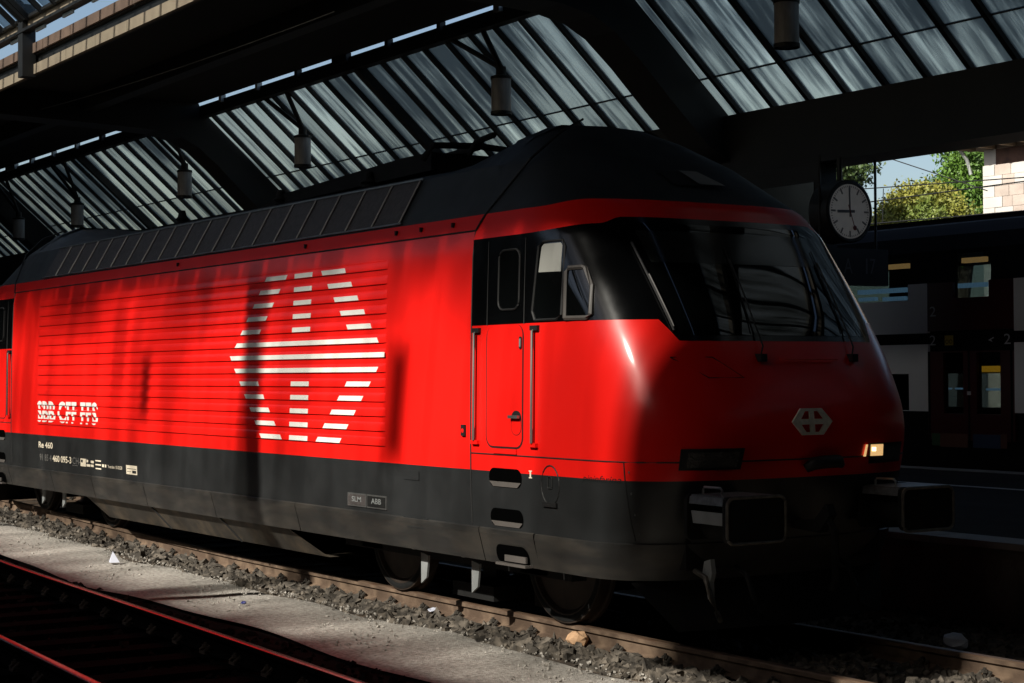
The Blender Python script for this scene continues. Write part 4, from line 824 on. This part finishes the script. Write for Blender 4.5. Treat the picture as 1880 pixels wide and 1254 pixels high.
# ------------------------------------------------------------------ beyond the coach: wires, trees, stone house
def wire(lbl, a, b_, y, r=.012):
    p, q = px(*a, 'y', y), px(*b_, 'y', y); d = q-p; p = p-d*.6; q = q+d*2.2
    pts_ = [tuple(p+(q-p)*t-np.array([0, 0, .0])) for t in np.linspace(0, 1, 7)]; tag(MB().tube(pts_, r, 5).build('overhead_wire', M['rubber']), lbl, 'wire', 'overhead wires')
wire('upper overhead wire in front of the pale sky beside the clock', (1583, 347), (1764, 334), 17); wire('middle overhead wire crossing the yellow tree', (1596, 371), (1880, 333), 17, .014); wire('lower overhead wire just above the coach roof', (1598, 411), (1807, 393), 17)
p, q = px(1649, 296, 'y', 19), px(1764, 334, 'y', 19); tag(MB().tube([tuple(p-(q-p)*.8), tuple(p), tuple(q), tuple(q+(q-p)*.4)], .012, 5).build('span_wire', M['rubber']), 'slanting wire descending across the blue sky', 'wire')
p, q = px(1622, 346, 'y', 17), px(1620, 410, 'y', 17); tag(MB().tube([tuple(p), tuple(q)], .010, 5).build('dropper_wire', M['rubber']), 'short vertical dropper between the overhead wires', 'wire')
def tree(label, base, h, blobs, leafmat, nleaf, ls):
    t = thing('tree', label, 'tree', base, 'trees behind the coach'); b = MB(); bx_, by_, bz_ = base
    b.tube([(bx_, by_, bz_), (bx_+.1, by_, bz_+h*.3), (bx_-.1, by_+.1, bz_+h*.55), (bx_, by_, bz_+h*.85)], [.32, .24, .16, .05], 9)
    b.build('trunk', M['bark'], t, smooth=True); lm = MB()
    for (c, r) in blobs: lm.tube([(bx_, by_, bz_+h*.35), tuple((np.array((bx_, by_, bz_+h*.5))+np.array(c))/2), tuple(c)], [.10, .07, .02], 5)
    lm.build('limbs', M['bark'], t, smooth=True)
    tot = sum(r[0]*r[1]*r[2] for _, r in blobs); V = []
    for c, r in blobs:
        n = max(20, int(nleaf*r[0]*r[1]*r[2]/tot)); nc = max(6, n//26)
        cc = RNG.normal(size=(nc, 3)); cc /= np.linalg.norm(cc, axis=1)[:, None]; cc *= RNG.uniform(.55, 1.05, nc)[:, None]
        cen = np.array(c)+cc*np.array(r); k = RNG.integers(0, nc, n)
        V.append(cen[k]+RNG.normal(size=(n, 3))*np.array(r)*.17)
    Pn = np.concatenate(V); n = len(Pn); A = RNG.normal(size=(n, 3)); A /= np.linalg.norm(A, axis=1)[:, None]; B = np.cross(A, RNG.normal(size=(n, 3))); B /= np.linalg.norm(B, axis=1)[:, None]
    s = ls*RNG.uniform(.6, 1.4, n)[:, None]; Q = np.stack([Pn-A*s, Pn-B*s*.55, Pn+A*s, Pn+B*s*.55], 1).reshape(-1, 3)
    me = bpy.data.meshes.new('crown'); me.from_pydata(Q.tolist(), [], np.arange(4*n).reshape(-1, 4).tolist()); me.materials.append(M[leafmat]); link('crown', me, t)
def at(x, y, Y): return px(x, y, 'y', Y)
def blobs(L, Y, k): return [(tuple(at(x, y, Y+dy)), (r*k, r*k, r*k*.85)) for x, y, r, dy in L]
tree('round yellowing tree rising behind the coach roof beside the clock', (at(1690, 400, 34)[0], 34, -.55), 8.2, blobs([(1690, 392, 1.15, 0), (1660, 400, .9, .5), (1725, 400, 1.0, -.4), (1640, 420, .8, 0), (1690, 425, 1.3, 1), (1745, 425, 1.0, 0), (1705, 372, .75, 0), (1612, 428, .6, .2)], 34, 1.0), 'leafy', 34000, .068)
tree('bright green tree between the yellowing tree and the stone house', (at(1765, 400, 40)[0], 40, -.55), 11, blobs([(1735, 362, .95, 0), (1742, 338, .5, 0), (1770, 385, 1.3, .5), (1795, 350, 1.2, 0), (1785, 315, 1.1, 0), (1772, 288, .9, 0), (1762, 330, .8, 0), (1800, 300, .8, .6), (1760, 420, 1.4, 0), (1805, 405, 1.2, 0), (1720, 405, 1., 1)], 40, 1.0), 'leafg', 38000, .078)
tree('dark tree hanging over the clock from behind', (at(1515, 360, 30)[0], 30, -.55), 11, blobs([(1535, 305, 1.1, 0), (1500, 300, 1.3, 0), (1555, 318, .55, 0), (1520, 340, .8, 0)], 30, 1.0), 'leafd', 15000, .07)
HX = at(1808, 340, 27)[0]; house = thing('stone_house', 'small pale stone house with brick frieze and wide eaves beyond the tracks', 'house', (HX+4, 30, -.55))
zt = at(1808, 285, 27)[2]; MB().box(HX+.02, HX+9, 27.03, 34, -.55, zt+.25).build('wall_core', M['pink'], house)
cz = zt-.30; i = 0
MB().box(HX+.40, HX+9, 26.99, 27.03, zt-.30, zt+.12).build('frieze', M['brickm'], house); MB().box(HX, HX+.4, 26.98, 27.03, zt-.30, zt+.12).build('stone_block', M['ashlar'], house)
while cz > 3.2:
    h = .285; ql = .62 if i % 2 else .36
    MB().box(HX-.03, HX+ql-.006, 26.965, 27.3, cz-h+.008, cz).build('quoin_stone', M['ashlar'], house)
    x = HX+ql
    while x < HX+3.4:
        L2 = random.uniform(.32, .62); MB().box(x+.006, x+L2-.006, 26.985+random.uniform(-.008, .006), 27.05, cz-h+.008, cz).build('stone_block', M['pink'] if random.random() < .6 else M['ashlar'], house); x += L2
    cz -= h; i += 1
MB().box(HX-.95, HX+9.6, 26.35, 34.6, zt+.25, zt+.33).build('eave_boards', M['eave'], house); MB().add([(HX-1.0, 26.3, zt+.34), (HX+9.7, 26.3, zt+.34), (HX+9.7, 34.7, zt+.34), (HX-1.0, 34.7, zt+.34), (HX+2.5, 30.5, zt+2.6), (HX+6.5, 30.5, zt+2.6)], [(0, 1, 5, 4), (1, 2, 5), (2, 3, 4, 5), (3, 0, 4)]).build('roof', M['tile'], house)
MB().tube([(HX-1.0, 26.28, zt+.33), (HX+9.7, 26.28, zt+.33)], .07, 8).build('gutter', M['zinc'], house); MB().tube([(HX-.45, 26.4, zt+.3), (HX-.35, 26.7, zt-.1), (HX-.3, 26.8, zt-.5)], .05, 8).build('downpipe', M['zinc'], house)
for k in range(14): MB().box(HX-.4+k*.7, HX-.3+k*.7, 26.4, 27.0, zt+.13, zt+.25).build('rafter_end', M['eave'], house)

# ------------------------------------------------------------------ litter
def crumple(name, label, c, s, m, n=2, flat=.7):
    bm = bmesh.new(); bmesh.ops.create_icosphere(bm, subdivisions=n, radius=1)
    for v in bm.verts: v.co = Vector((v.co.x*s[0]*random.uniform(.65, 1.15), v.co.y*s[1]*random.uniform(.65, 1.15), v.co.z*s[2]*random.uniform(.6, 1.2)))
    me = bpy.data.meshes.new(name); bm.to_mesh(me); bm.free(); me.materials.append(M[m]); o = link(name, me); o.location = c; tag(o, label, 'litter'); return o
def gpnt(x, y, z=-.12):
    p = px(x, y, 'z', z); p = px(x, y, 'z', z+gzf(p[0])); return p
p = gpnt(1065, 1180, -.13); crumple('crumpled_paper', 'crumpled brown paper leaning against the rusty rail', (p[0], p[1]-.02, -.10), (.10, .09, .075), 'brown')
p = gpnt(795, 1122, -.13); crumple('paper_scrap', 'white paper scrap lying on the brown ballast', (p[0], p[1], -.12), (.09, .05, .025), 'paper')
p = gpnt(448, 1110); crumple('blue_cap', 'tiny blue plastic scrap on the gravel path', (p[0], p[1], -.10), (.045, .03, .02), 'blueb', 1)
p = gpnt(1755, 1182, -.12); crumple('plastic_bag', 'pale plastic bag lying against the platform side rail', (p[0], p[1], -.10), (.13, .09, .07), 'bag')
for (x, y), l in (((470, 1045), 'tan leaf scrap among the ballast under the belly tray'), ((825, 1090), 'small tan wrapper beside the rail behind the grey brackets')):
    p = gpnt(x, y, -.14); crumple('litter_scrap', l, (p[0], p[1], gzf(p[0])-.12), (.05, .04, .02), 'tan', 1)
p = gpnt(208, 1032); q = MB().add([(-.09, -.02, 0), (.05, -.06, 0), (.08, .05, 0), (.01, -.01, .13)], [(0, 1, 3), (1, 2, 3), (2, 0, 3), (0, 2, 1)]).build('folded_paper', M['paper']); q.location = (p[0], p[1], gzf(p[0])-.118); tag(q, 'small folded white paper standing on the gravel path', 'litter')
